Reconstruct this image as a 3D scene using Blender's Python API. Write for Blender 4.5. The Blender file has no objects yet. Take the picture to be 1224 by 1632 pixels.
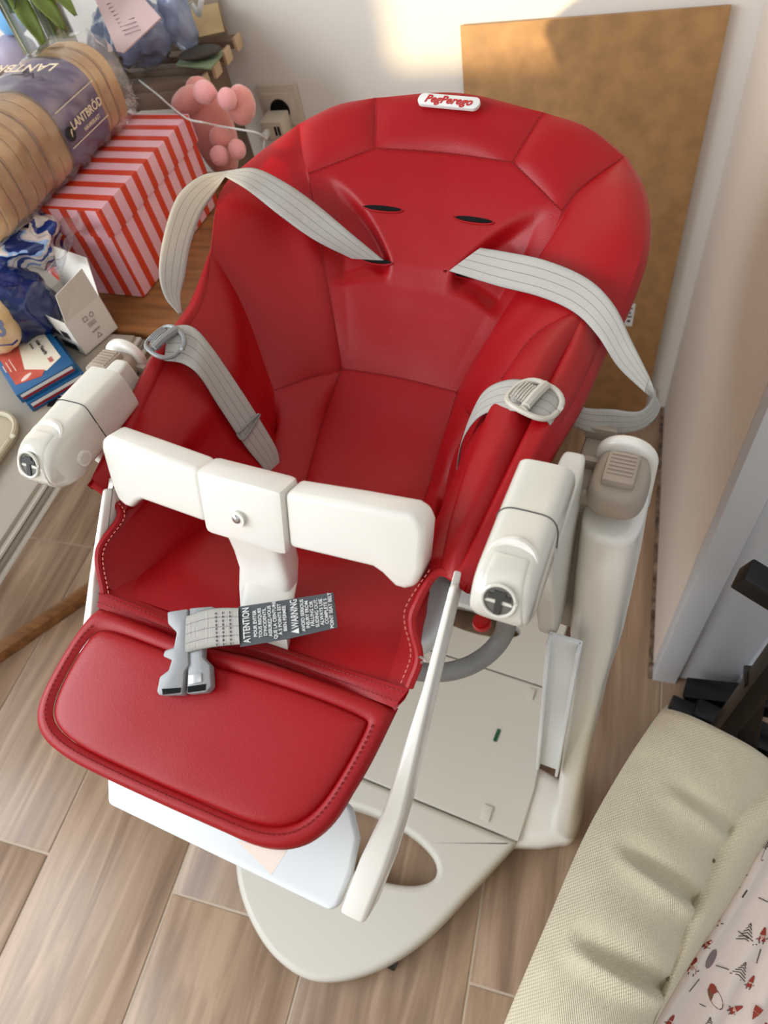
import bpy, bmesh, math, random
from mathutils import Vector, Matrix, noise
random.seed(4)
SC = bpy.context.scene
COL = SC.collection

# ------------------------------------------------------------------ camera
PITCH, ROLL, AZ, FPX, CAMH = 0.935448136, 0.268244054, -0.471918007, 1089.59, 1.34
def _cam():
    cp, sp, cr, sr, ca, sa = math.cos(PITCH), math.sin(PITCH), math.cos(ROLL), math.sin(ROLL), math.cos(AZ), math.sin(AZ)
    f = Vector((sa*cp, ca*cp, -sp)); rt = Vector((ca, -sa, 0)); dn = f.cross(rt)
    return cr*rt+sr*dn, -sr*rt+cr*dn, f
CX, CY, CZ = _cam()
CO = Vector((0, 0, CAMH))
cam_d = bpy.data.cameras.new('camera'); cam = bpy.data.objects.new('camera', cam_d); COL.objects.link(cam)
cam_d.sensor_fit = 'HORIZONTAL'; cam_d.sensor_width = 36; cam_d.lens = FPX/1224*36
cam_d.clip_start = .02
m4 = Matrix((CX, -CY, -CZ)).transposed().to_4x4(); m4.translation = CO
cam.matrix_world = m4
SC.camera = cam
cam_d.dof.use_dof = True; cam_d.dof.focus_distance = .66; cam_d.dof.aperture_fstop = 9.0

# ------------------------------------------------------------------ world, light, exposure
SC.view_settings.view_transform = 'Standard'; SC.view_settings.look = 'None'
SC.view_settings.gamma = 1; SC.view_settings.use_curve_mapping = False
SC.view_settings.exposure = 0.0
W = bpy.data.worlds.new('world'); SC.world = W; W.use_nodes = True
bg = W.node_tree.nodes['Background']; bg.inputs[0].default_value = (.80, .88, 1, 1); bg.inputs[1].default_value = .46
def area(name, loc, target, sx, sy, power, col):
    l = bpy.data.lights.new(name, 'AREA'); l.shape = 'RECTANGLE'; l.size = sx; l.size_y = sy
    l.energy = power; l.color = col
    o = bpy.data.objects.new(name, l); COL.objects.link(o); o.location = loc
    o.rotation_euler = (Vector(target)-Vector(loc)).to_track_quat('-Z', 'Y').to_euler(); return o
area('window_daylight', (-2.2, -.35, 1.75), (-.2, .5, .7), 1.6, 1.4, 62, (.86, .93, 1))
area('ceiling_bounce', (.3, -.4, 2.35), (-.2, .5, .6), 2.2, 2.2, 11, (1, .95, .88))
area('door_fill_light', (-1.61, -1.47, 1.70), (-.1, .6, .7), .36, .85, 16, (.92, .96, 1))  # added fill lamp to brighten the door, set in the unseen opening
sun = bpy.data.lights.new('sun', 'SUN'); sun.energy = 5; sun.color = (1, .78, .45); sun.angle = math.radians(1.2)
so = bpy.data.objects.new('sun', sun); COL.objects.link(so)
SUN_DIR = Vector((.38, .79, -.13)).normalized()
so.rotation_euler = SUN_DIR.to_track_quat('-Z', 'Y').to_euler()

# ------------------------------------------------------------------ projection helpers
def ray(px, py): return CX*((px-612)/FPX)+CY*((py-816)/FPX)+CZ
def atz(px, py, z): d = ray(px, py); return CO+d*((z-CAMH)/d.z)
def aty(px, py, y): d = ray(px, py); return CO+d*(y/d.y)
def atx(px, py, x): d = ray(px, py); return CO+d*(x/d.x)
# high chair frame: u to its side, v to its back, w up
CA = math.radians(8.5); X0 = -.285
NU = Vector((math.cos(CA), -math.sin(CA), 0)); NV = Vector((math.sin(CA), math.cos(CA), 0)); NW = Vector((0, 0, 1))
def toL(P): return Vector((P.dot(NU)-X0, P.dot(NV), P.z))
def cw(px, py, w): return toL(atz(px, py, w))
def cu(px, py, u): d = ray(px, py); return toL(CO+d*((u+X0)/d.dot(NU)))
def cv(px, py, v): d = ray(px, py); return toL(CO+d*(v/d.dot(NV)))
def near(px, py, L):
    P = NU*(L[0]+X0)+NV*L[1]+NW*L[2]; d = ray(px, py).normalized()
    return toL(CO+d*((P-CO).dot(d)))

# ------------------------------------------------------------------ materials
MATS = {}
def srgb(c): return tuple(((x/255)/12.92 if x/255 <= .04045 else ((x/255+.055)/1.055)**2.4) for x in c)+(1,)
def mat(name, col, rough=.5, spec=.5, metal=0, bump=0, bscale=50, coat=0, var=0, vscale=8, trans=0, ior=1.45, sub=0, alpha=1, vcol=None, emis=None, stretch=None, sheen=0):
    if name in MATS: return MATS[name]
    m = bpy.data.materials.new(name); m.use_nodes = True; nt = m.node_tree; b = nt.nodes['Principled BSDF']
    c = srgb(col) if max(col) > 1 else tuple(col)+(1,)
    b.inputs['Base Color'].default_value = c; b.inputs['Roughness'].default_value = rough
    b.inputs['Metallic'].default_value = metal; b.inputs['Specular IOR Level'].default_value = spec
    b.inputs['Coat Weight'].default_value = coat; b.inputs['Coat Roughness'].default_value = .08
    b.inputs['Transmission Weight'].default_value = trans; b.inputs['IOR'].default_value = ior
    b.inputs['Alpha'].default_value = alpha; b.inputs['Sheen Weight'].default_value = sheen
    if sub: b.inputs['Subsurface Weight'].default_value = sub; b.inputs['Subsurface Radius'].default_value = (.01, .005, .003)
    tc = nt.nodes.new('ShaderNodeTexCoord'); mp = nt.nodes.new('ShaderNodeMapping'); nt.links.new(tc.outputs['Object'], mp.inputs[0])
    if stretch: mp.inputs['Scale'].default_value = stretch
    if var:
        n = nt.nodes.new('ShaderNodeTexNoise'); n.inputs['Scale'].default_value = vscale; n.inputs['Detail'].default_value = 6
        nt.links.new(mp.outputs[0], n.inputs['Vector'])
        mx = nt.nodes.new('ShaderNodeMix'); mx.data_type = 'RGBA'
        v2 = srgb(vcol) if vcol else tuple(x*(1-var) for x in c[:3])+(1,)
        mx.inputs[6].default_value = c; mx.inputs[7].default_value = v2
        rp = nt.nodes.new('ShaderNodeValToRGB'); rp.color_ramp.elements[0].position = .35; rp.color_ramp.elements[1].position = .68
        nt.links.new(n.outputs['Fac'], rp.inputs[0]); nt.links.new(rp.outputs[0], mx.inputs[0]); nt.links.new(mx.outputs[2], b.inputs['Base Color'])
    if bump:
        n = nt.nodes.new('ShaderNodeTexNoise'); n.inputs['Scale'].default_value = bscale; n.inputs['Detail'].default_value = 4
        nt.links.new(mp.outputs[0], n.inputs['Vector'])
        bp = nt.nodes.new('ShaderNodeBump'); bp.inputs['Strength'].default_value = bump; bp.inputs['Distance'].default_value = .002
        nt.links.new(n.outputs['Fac'], bp.inputs['Height']); nt.links.new(bp.outputs[0], b.inputs['Normal'])
    MATS[name] = m; return m
def nodes(m): return m.node_tree, m.node_tree.nodes['Principled BSDF']

M_RED = mat('red_vinyl', (148, 4, 12), .42, .34, bump=.12, bscale=700)
M_REDEDGE = mat('red_binding', (148, 6, 14), .45, .34, bump=.15, bscale=500)
M_STITCH = mat('red_thread', (120, 6, 12), .7)
M_WHITE = mat('white_plastic', (226, 222, 212), .22, .5, coat=.4)
M_WHITE2 = mat('matte_white_plastic', (224, 228, 228), .38, .5)
M_GREIGE = mat('grey_beige_plastic', (208, 204, 192), .42, .5)
M_ARM = mat('glossy_arm_plastic', (205, 201, 188), .14, .5, coat=.6)
M_TAUPE = mat('taupe_plastic', (160, 146, 130), .45, .5)
M_GREY = mat('grey_plastic', (132, 132, 130), .38, .5)
M_BUCKLE = mat('silver_grey_buckle', (168, 168, 166), .30, .5, metal=.25)
M_METAL = mat('satin_metal', (170, 165, 158), .32, .5, metal=.75)
M_DARK = mat('dark_hole', (10, 9, 9), .8, .2)
M_BLACK = mat('black_lacquer', (14, 14, 16), .32, .5)
M_LABELG = mat('dark_grey_label', (66, 68, 70), .6)
M_INK = mat('white_ink', (215, 214, 210), .6)
M_BLKINK = mat('black_ink', (28, 26, 28), .6)
M_REDINK = mat('red_ink', (176, 28, 32), .6)

def webbing(name, c1, c2):
    m = mat(name, c1, .62, .35, sheen=.2); nt, b = nodes(m)
    tc = nt.nodes.new('ShaderNodeUVMap'); sp = nt.nodes.new('ShaderNodeSeparateXYZ'); nt.links.new(tc.outputs[0], sp.inputs[0])
    def mth(op, a, bb=None):
        n = nt.nodes.new('ShaderNodeMath'); n.operation = op
        for i, v in enumerate((a, bb)):
            if v is None: continue
            if isinstance(v, (int, float)): n.inputs[i].default_value = v
            else: nt.links.new(v, n.inputs[i])
        return n.outputs[0]
    # three fine darker lines along the strap
    s = mth('MULTIPLY', sp.outputs[0], 4); f = mth('FRACT', mth('ADD', s, .5)); d = mth('ABSOLUTE', mth('SUBTRACT', f, .5))
    line = mth('LESS_THAN', d, .035)
    rib = mth('ABSOLUTE', mth('SINE', mth('MULTIPLY', sp.outputs[1], 2600)))
    fac = mth('ADD', mth('MULTIPLY', line, .75), mth('MULTIPLY', mth('SUBTRACT', 1, rib), .28))
    mx = nt.nodes.new('ShaderNodeMix'); mx.data_type = 'RGBA'; mx.inputs[6].default_value = srgb(c1); mx.inputs[7].default_value = srgb(c2)
    nt.links.new(fac, mx.inputs[0]); nt.links.new(mx.outputs[2], b.inputs['Base Color'])
    bp = nt.nodes.new('ShaderNodeBump'); bp.inputs['Distance'].default_value = .0006; bp.inputs['Strength'].default_value = .6
    nt.links.new(mth('SUBTRACT', rib, mth('MULTIPLY', line, 1.0)), bp.inputs['Height']); nt.links.new(bp.outputs[0], b.inputs['Normal'])
    return m
M_WEB = webbing('grey_webbing', (178, 174, 166), (108, 104, 98))

# ------------------------------------------------------------------ mesh helpers
def link(name, me, m=None, parent=None, smooth=True, loc=None):
    o = bpy.data.objects.new(name, me); COL.objects.link(o)
    if m is not None:
        for k in (m if isinstance(m, (list, tuple)) else [m]): me.materials.append(k)
    if smooth:
        for p in me.polygons: p.use_smooth = True
    if parent: o.parent = parent
    if loc: o.location = loc
    return o
def wn(o):
    # crisp edges above 35 degrees
    o.data.set_sharp_from_angle(angle=math.radians(35)); return o
def pyd(name, v, f, m=None, parent=None, smooth=True, sharp=True, fix=True):
    me = bpy.data.meshes.new(name); me.from_pydata([tuple(x) for x in v], [], f)
    if fix:
        bm = bmesh.new(); bm.from_mesh(me); bmesh.ops.remove_doubles(bm, verts=bm.verts, dist=1e-6); bmesh.ops.recalc_face_normals(bm, faces=bm.faces); bm.to_mesh(me); bm.free()
    me.update(); o = link(name, me, m, parent, smooth)
    if smooth and sharp: wn(o)
    return o
def bmo(name, bm, m=None, parent=None, smooth=True, sharp=True):
    me = bpy.data.meshes.new(name); bmesh.ops.recalc_face_normals(bm, faces=bm.faces); bm.to_mesh(me); bm.free()
    o = link(name, me, m, parent, smooth)
    if smooth and sharp: wn(o)
    return o
def tag(o, label=None, cat=None, group=None, kind=None):
    if label: o['label'] = label
    if cat: o['category'] = cat
    if group: o['group'] = group
    if kind: o['kind'] = kind
    return o
def empty(name, loc, rz=0, label=None, cat=None, group=None):
    o = bpy.data.objects.new(name, None); COL.objects.link(o); o.location = loc; o.rotation_euler = (0, 0, rz); o.empty_display_size = .05
    return tag(o, label, cat, group)
def add_box(bm, c, s, rot=None, bev=0, mi=0):
    r = bmesh.ops.create_cube(bm, size=1); vs = r['verts']
    bmesh.ops.scale(bm, vec=s, verts=vs)
    if bev:
        es = list({e for v in vs for e in v.link_edges}); q = bmesh.ops.bevel(bm, geom=es, offset=bev, segments=2, affect='EDGES', profile=.6)
        vs = list({v for f in q['faces'] for v in f.verts} | {v for v in vs if v.is_valid})
        # gather whole island
        seen = set(vs); st = list(vs)
        while st:
            for e in st.pop().link_edges:
                for v in e.verts:
                    if v not in seen: seen.add(v); st.append(v)
        vs = list(seen)
    if rot is not None: bmesh.ops.transform(bm, matrix=rot.to_4x4(), verts=vs)
    bmesh.ops.translate(bm, vec=c, verts=vs)
    for f in {f for v in vs for f in v.link_faces}: f.material_index = mi
    return vs
def box(name, c, s, m, parent=None, rot=None, bev=.002):
    bm = bmesh.new(); add_box(bm, c, s, rot, bev); return bmo(name, bm, m, parent)
def frame(d, up=Vector((0, 0, 1))):
    d = d.normalized(); x = d.cross(up)
    if x.length < 1e-4: x = d.cross(Vector((0, 1, 0)))
    x.normalize(); y = x.cross(d); return x, y
def cr(pts, n):
    """Catmull-Rom through pts, n samples per whole curve (arc-ish uniform)"""
    P = [Vector(p) for p in pts]
    if len(P) == 2: return [P[0].lerp(P[1], i/(n-1)) for i in range(n)]
    Q = [P[0]*2-P[1]]+P+[P[-1]*2-P[-2]]; dense = []
    for i in range(1, len(Q)-2):
        for k in range(16):
            t = k/16; a, b, c, d = Q[i-1], Q[i], Q[i+1], Q[i+2]
            dense.append(.5*((2*b)+(c-a)*t+(2*a-5*b+4*c-d)*t*t+(3*b-a-3*c+d)*t**3))
    dense.append(P[-1])
    return resample(dense, n)
def resample(D, n):
    L = [0]
    for a, b in zip(D, D[1:]): L.append(L[-1]+(b-a).length)
    out = []; j = 0
    for i in range(n):
        s = L[-1]*i/(n-1)
        while j < len(D)-2 and L[j+1] < s: j += 1
        t = (s-L[j])/max(L[j+1]-L[j], 1e-9); out.append(D[j].lerp(D[j+1], min(max(t, 0), 1)))
    return out
def closed_cr(pts, n):
    P = [Vector(p) for p in pts]; k = len(P); dense = []
    for i in range(k):
        a, b, c, d = P[i-1], P[i], P[(i+1) % k], P[(i+2) % k]
        for q in range(12):
            t = q/12; dense.append(.5*((2*b)+(c-a)*t+(2*a-5*b+4*c-d)*t*t+(3*b-a-3*c+d)*t**3))
    dense.append(dense[0]); return resample(dense, n+1)[:-1]
def tube_mesh(pts, r, seg=10, caps=True):
    P = [Vector(p) for p in pts]; n = len(P); R = r if isinstance(r, (list, tuple)) else [r]*n
    v = []; f = []; prev = None
    for i in range(n):
        d = (P[min(i+1, n-1)]-P[max(i-1, 0)]).normalized()
        if prev is None: x, y = frame(d)
        else:
            x = prev-d*prev.dot(d)
            x = x.normalized() if x.length > 1e-6 else frame(d)[0]
            y = d.cross(x)
        prev = x
        for k in range(seg):
            a = 2*math.pi*k/seg; v.append(P[i]+x*(R[i]*math.cos(a))+y*(R[i]*math.sin(a)))
    for i in range(n-1):
        for k in range(seg):
            a = i*seg+k; b = i*seg+(k+1) % seg; f.append((a, b, b+seg, a+seg))
    if caps: f.append(tuple(range(seg-1, -1, -1))); f.append(tuple((n-1)*seg+k for k in range(seg)))
    return v, f
def tube(name, pts, r, m, parent=None, seg=10, n=None):
    P = cr(pts, n) if n else pts
    if n and isinstance(r, (list, tuple)): r = [r[0]+(r[-1]-r[0])*i/(n-1) for i in range(n)]
    v, f = tube_mesh(P, r, seg); return pyd(name, v, f, m, parent)
def loft(name, st, m, parent=None, seg=28, capround=0.0, kx=None):
    """st: list of (centre, xvec(half), yvec(half), exponent). rounded caps by shrinking."""
    S = [tuple(s) for s in st]
    if capround:
        def cap(s, s2, sign):
            c, x, y, e = s; d = (Vector(c)-Vector(s2[0])).normalized(); out = []
            for q in (.35, .65, .87, 1.0):
                k = math.sqrt(max(0, 1-q*q)); h = min(Vector(x).length, Vector(y).length)
                sx = 1-(1-k)*min(1, capround/Vector(x).length); sy = 1-(1-k)*min(1, capround/Vector(y).length)
                out.append((Vector(c)+d*(capround*q), Vector(x)*max(sx, .02), Vector(y)*max(sy, .02), e))
            return out
        a = cap(S[0], S[1], 1); b = cap(S[-1], S[-2], 1); S = a[::-1]+S+b
    v = []; f = []
    for c, x, y, e in S:
        c, x, y = Vector(c), Vector(x), Vector(y)
        for k in range(seg):
            a = 2*math.pi*k/seg; ca, sa = math.cos(a), math.sin(a)
            v.append(c+x*(math.copysign(abs(ca)**(2/e), ca))+y*(math.copysign(abs(sa)**(2/e), sa)))
    for i in range(len(S)-1):
        for k in range(seg):
            a = i*seg+k; b = i*seg+(k+1) % seg; f.append((a, b, b+seg, a+seg))
    f.append(tuple(range(seg-1, -1, -1))); n = len(S); f.append(tuple((n-1)*seg+k for k in range(seg)))
    return pyd(name, v, f, m, parent)
def prism(name, pts, d, m, parent=None, bev=.002, seg=2, holes=None):
    """polygon pts (3D, planar) extruded by vector d, with bevel"""
    bm = bmesh.new(); vs = [bm.verts.new(p) for p in pts]; f = bm.faces.new(vs)
    r = bmesh.ops.extrude_face_region(bm, geom=[f]); nv = [g for g in r['geom'] if isinstance(g, bmesh.types.BMVert)]
    bmesh.ops.translate(bm, vec=Vector(d), verts=nv)
    bmesh.ops.recalc_face_normals(bm, faces=bm.faces)
    if bev:
        es = [e for e in bm.edges if len(e.link_faces) == 2 and e.calc_face_angle(0) > .6]
        bmesh.ops.bevel(bm, geom=es, offset=bev, segments=seg, affect='EDGES', profile=.5, clamp_overlap=True)
    return bmo(name, bm, m, parent)
def text(s, size, m, parent, pos, xdir, ydir, ext=.0002, shear=0, offset=0, align='LEFT', name='lettering', sx=1, spacing=1):
    c = bpy.data.curves.new('t', 'FONT'); c.body = s; c.size = size; c.extrude = ext; c.shear = shear; c.offset = offset; c.align_x = align; c.align_y = 'CENTER'; c.space_character = spacing; c.resolution_u = 3
    t = bpy.data.objects.new('t', c); COL.objects.link(t)
    dg = bpy.context.evaluated_depsgraph_get(); me = bpy.data.meshes.new_from_object(t.evaluated_get(dg)); bpy.data.objects.remove(t)
    x = Vector(xdir).normalized(); y = Vector(ydir); y = (y-x*y.dot(x)).normalized(); z = x.cross(y)
    mt = Matrix((x*sx, y, z)).transposed().to_4x4(); mt.translation = Vector(pos); me.transform(mt)
    me.materials.clear(); return link(name, me, m, parent, smooth=False)

# ================================================================== SETTING
FLOOR_M = mat('grout', (196, 178, 158), .85, bump=.3, bscale=300)
floor_o = box('floor', (-.7, .3, -.012), (4.4, 3.6, .02), FLOOR_M, bev=0); tag(floor_o, kind='structure')
def wood_tile(name, base, dark, seed):
    m = mat(name, base, .34, .45); nt, b = nodes(m)
    tc = nt.nodes.new('ShaderNodeTexCoord'); oi = nt.nodes.new('ShaderNodeObjectInfo')
    mp = nt.nodes.new('ShaderNodeMapping'); mp.inputs['Scale'].default_value = (26, 2.0, 1)
    va = nt.nodes.new('ShaderNodeVectorMath'); va.operation = 'ADD'; cm = nt.nodes.new('ShaderNodeCombineXYZ')
    ml = nt.nodes.new('ShaderNodeMath'); ml.operation = 'MULTIPLY'; ml.inputs[1].default_value = 37
    nt.links.new(oi.outputs['Random'], ml.inputs[0]); nt.links.new(ml.outputs[0], cm.inputs[2]); nt.links.new(ml.outputs[0], cm.inputs[1])
    nt.links.new(tc.outputs['Object'], va.inputs[0]); nt.links.new(cm.outputs[0], va.inputs[1]); nt.links.new(va.outputs[0], mp.inputs[0])
    n = nt.nodes.new('ShaderNodeTexNoise'); n.inputs['Scale'].default_value = 1; n.inputs['Detail'].default_value = 8; n.inputs['Distortion'].default_value = .9; n.inputs['Roughness'].default_value = .6
    nt.links.new(mp.outputs[0], n.inputs['Vector'])
    mp2 = nt.nodes.new('ShaderNodeMapping'); mp2.inputs['Scale'].default_value = (9, .9, 1); nt.links.new(va.outputs[0], mp2.inputs[0])
    n2 = nt.nodes.new('ShaderNodeTexNoise'); n2.inputs['Scale'].default_value = 1; n2.inputs['Detail'].default_value = 3; n2.inputs['Distortion'].default_value = 1.5; nt.links.new(mp2.outputs[0], n2.inputs['Vector'])
    rp = nt.nodes.new('ShaderNodeValToRGB'); e = rp.color_ramp.elements; e[0].position = .3; e[0].color = srgb(dark); e[1].position = .62; e[1].color = srgb(base)
    k = e.new(.5); k.color = srgb(tuple(int(.55*a+.45*b_) for a, b_ in zip(base, dark)))
    nt.links.new(n.outputs['Fac'], rp.inputs[0])
    rp2 = nt.nodes.new('ShaderNodeValToRGB'); rp2.color_ramp.elements[0].position = .28; rp2.color_ramp.elements[0].color = (.58, .52, .48, 1); rp2.color_ramp.elements[1].position = .5; rp2.color_ramp.elements[1].color = (1, 1, 1, 1)
    nt.links.new(n2.outputs['Fac'], rp2.inputs[0])
    mx = nt.nodes.new('ShaderNodeMix'); mx.data_type = 'RGBA'; mx.blend_type = 'MULTIPLY'; mx.inputs[0].default_value = 1
    nt.links.new(rp.outputs[0], mx.inputs[6]); nt.links.new(rp2.outputs[0], mx.inputs[7]); nt.links.new(mx.outputs[2], b.inputs['Base Color'])
    bp = nt.nodes.new('ShaderNodeBump'); bp.inputs['Strength'].default_value = .25; bp.inputs['Distance'].default_value = .001; nt.links.new(n.outputs['Fac'], bp.inputs['Height']); nt.links.new(bp.outputs[0], b.inputs['Normal'])
    return m
M_TILE = wood_tile('wood_look_tile', (178, 150, 124), (134, 108, 86), 1)
TW, TL = .2735, 1.33; GX = -.352
tile_me = None
for i in range(-6, 5):
    x0 = GX+i*TW; odd = (i % 2)
    # strips alternate by half a tile
    base = .665 if i in (-4, -6, -2, 0, 2, 4) else 0.0
    if x0 > .9 or x0+TW < -2.1: continue
    for j in range(-2, 3):
        y0 = base+j*TL
        if y0 > 1.35 or y0+TL < -1.1: continue
        jit = {(-2): -.015}.get(i, 0)
        if tile_me is None:
            o = box('tile', (0, 0, 0), (TW-.0045, TL-.0045, .01), M_TILE, floor_o, bev=.0012); tile_me = o.data
        else:
            o = bpy.data.objects.new('tile', tile_me); COL.objects.link(o); o.parent = floor_o
        o.location = (x0+TW/2, y0+TL/2+jit, -.0045)

M_WALL = mat('painted_wall', (220, 214, 205), .7, .3, bump=.10, bscale=60)
M_WALLR = mat('painted_side_wall', (226, 212, 197), .7, .3, bump=.10, bscale=60)
M_TRIM = mat('white_trim_paint', (214, 216, 220), .4, .5)
YW, XW, YE = 1.29, .178, .57
wb = box('wall_back', (-.85, YW+.05, 1.25), (4.1, .1, 2.54), M_WALL, bev=0); tag(wb, kind='structure')
wr = box('wall_right', (XW+.05, (YE+.03+YW)/2, 1.25), (.1, YW-YE-.03, 2.5), M_WALLR, bev=.003); tag(wr, kind='structure')
# door jamb on the end of the side wall and the white door beside it
jm = box('trim_1', (XW+.021, YE+.012, 1.05), (.042, .03, 2.1), M_TRIM, bev=.002); tag(jm, kind='structure')
dr = box('door_1', (.276, YE+.022, 1.04), (.106, .03, 2.06), M_TRIM, bev=.003); tag(dr, kind='structure')
box('door_rail', (.322, YE+.004, 1.04), (.004, .012, 2.04), M_TRIM, dr, bev=.001)
M_SEAL = mat('dark_gap', (70, 52, 38), .9, bump=.5, bscale=90, var=.7, vscale=60, vcol=(150, 130, 110))
bb = box('baseboard_right', (XW-.004, (YE+YW)/2, .002), (.008, YW-YE, .006), M_SEAL, bev=0); tag(bb, kind='structure')
bl = box('baseboard_back', (-.9, YW-.006, .035), (2.1, .012, .07), M_TRIM, bev=.002); tag(bl, kind='structure')

# leaning hardboard panel
brd = empty('hardboard_panel', (-.07, 1.27, 0), 0, 'large tan hardboard sheet leaning against the back wall behind the high chair', 'board')
M_HARD = mat('hardboard', (172, 130, 84), .5, .4, var=.28, vscale=26, bump=.1, bscale=300)
brd.rotation_euler = (math.radians(-.7), 0, 0)
box('sheet', (-.003, 0, .437), (.41, .006, .868), M_HARD, brd, bev=.0006)
p = atx(1005, 505, .085)
pp = aty(1003, 506, 1.262)
stk = box('sticker', (pp.x+.07, -.0037, pp.z), (.018, .0008, .06), M_INK, brd, bev=0)
for k, (dz, wd) in enumerate(((.018, .009), (.006, .004), (-.004, .011), (-.016, .007))):
    box('print', (pp.x+.07, -.0043, pp.z+dz), (wd, .0004, .0035+.002*(k % 2)), M_BLKINK, stk, bev=0)

# wall socket with charger
p = aty(450, 168, YW)
sk = empty('wall_socket', (p.x, YW, p.z), 0, 'white square wall socket beside the pink plush toy', 'socket')
M_SOCK = mat('socket_plastic', (196, 184, 166), .4, .5)
box('cover_plate', (0, -.005, 0), (.083, .01, .083), M_SOCK, sk, bev=.004)
box('insert', (0, -.011, -.002), (.06, .006, .06), M_SOCK, sk, bev=.003)
bm = bmesh.new(); bmesh.ops.create_cone(bm, cap_ends=True, segments=24, radius1=.02, radius2=.02, depth=.002, matrix=Matrix.Translation((0, -.0145, -.002)) @ Matrix.Rotation(math.pi/2, 4, 'X')); bmo('well', bm, M_DARK, sk)
ch = empty('phone_charger', (p.x-.004, YW-.016, p.z-.012), 0, 'white plug-in charger block pushed into the wall socket', 'charger')
box('block', (0, -.024, -.006), (.044, .046, .036), M_SOCK, ch, bev=.003)
box('port', (.008, -.0474, -.005), (.004, .002, .016), M_DARK, ch, bev=0)
box('port', (.015, -.0474, -.005), (.004, .002, .016), M_DARK, ch, bev=0)
box('plug', (-.010, -.055, -.006), (.009, .022, .011), M_INK, ch, bev=.002)
box('plug', (-.018, -.055, -.010), (.007, .018, .009), M_INK, ch, bev=.002)
tube('lead', [(-.012, -.06, -.008), (-.01, -.09, -.03), (-.012, -.10, -.08), (-.01, -.09, -.14)], .0018, M_INK, ch, 6, 14)

exec_parts = []
# ================================================================== HIGH CHAIR
root_loc = NU*X0
chair = empty('high_chair', root_loc, -CA, 'red and white padded high chair standing in the middle of the tiled floor', 'high chair')

# ---- seat cover: nodes = pixel + symmetric 3D estimate, snapped to the nearest point of the sight line
def N(px, py, u, v, w): return near(px, py, (u, v, w))
A_L = N(597, 156, -.095, .715, .993); A_R = N(866, 179, .095, .715, .993)
B_L = N(477, 197, -.182, .688, .975); B_R = N(995, 250, .182, .688, .975)
I_L = N(596, 236, -.078, .670, .962); I_R = N(817, 259, .078, .670, .962)
C_L = N(491, 277, -.146, .630, .946); C_R = N(895, 337, .146, .630, .946)
K_L = N(544, 588, -.071, .491, .806); K_R = N(729, 626, .071, .491, .806)
O_L = N(437, 623, -.127, .443, .822); O_R = N(752, 668, .113, .450, .820)
T_L = N(336, 398, -.220, .500, .935)                      # fold start on the left rim
T_R = N(955, 555, .213, .480, .912); TS_R = N(932, 496, .200, .510, .930)
F_L = N(143, 768, -.182, .221, .893); F_R = N(748, 940, .182, .221, .893)
P_L = N(446, 775, -.108, .350, .775); P_R = N(705, 800, .112, .345, .775)
E_L = N(186, 945, -.140, .147, .835); E_R = N(632, 1102, .140, .147, .835)
W_L = N(330, 838, -.118, .245, .800); W_R = N(683, 868, .118, .255, .795)
seat = empty('seat_cover', (0, 0, 0)); seat.parent = chair
SC_REF = Vector((0, .25, 1.3))
def patch(name, c0, c1, d0, d1, puff=.006, n=26, m_=26, fs=(1, 1, 1, 1), disp=None, mat_=None, parent=None, k=4, tk=None, grain=0):
    """Coons patch. c0: A->B (t=0), c1: D->C (t=1), d0: A->D, d1: B->C. fs = seam flags on (s=0, s=1, t=0, t=1)."""
    a, b, c, d = cr(c0, n), cr(c1, n), cr(d0, m_), cr(d1, m_)
    g = []
    for j in range(m_):
        t = j/(m_-1); row = []
        for i in range(n):
            s = i/(n-1)
            P = a[i]*(1-t)+b[i]*t+c[j]*(1-s)+d[j]*s-(a[0]*(1-s)*(1-t)+a[-1]*s*(1-t)+b[0]*(1-s)*t+b[-1]*s*t)
            row.append(P)
        g.append(row)
    def prof(x, lo, hi):
        y = 1.0
        if lo: y *= 1-(1-min(x*2, 1))**k
        if hi: y *= 1-(1-min((1-x)*2, 1))**k
        return y
    out = []
    for j in range(m_):
        for i in range(n):
            P = g[j][i]; dx = g[j][min(i+1, n-1)]-g[j][max(i-1, 0)]; dy = g[min(j+1, m_-1)][i]-g[max(j-1, 0)][i]
            nn = dx.cross(dy)
            if nn.length < 1e-12: nn = Vector((0, 0, 1))
            nn.normalize()
            if nn.dot(SC_REF-P) < 0: nn = -nn
            s, t = i/(n-1), j/(m_-1)
            h = puff*prof(s, fs[0], fs[1])*prof(t, fs[2], fs[3])
            if disp: h += disp(s, t, P)
            w_ = prof(s, 1, 1)*prof(t, 1, 1)
            h += .0012*w_*noise.noise(P*22)
            out.append(P+nn*h)
    f = [(j*n+i, j*n+i+1, (j+1)*n+i+1, (j+1)*n+i) for j in range(m_-1) for i in range(n-1)]
    o = pyd(name, out, f, mat_ or M_RED, parent or seat, sharp=False, fix=True)
    # outward normals towards the sitter
    me = o.data; me.update(); cc = sum((p.normal.dot(SC_REF-p.center) for p in me.polygons))
    if cc < 0:
        me.flip_normals()
    return o
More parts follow.
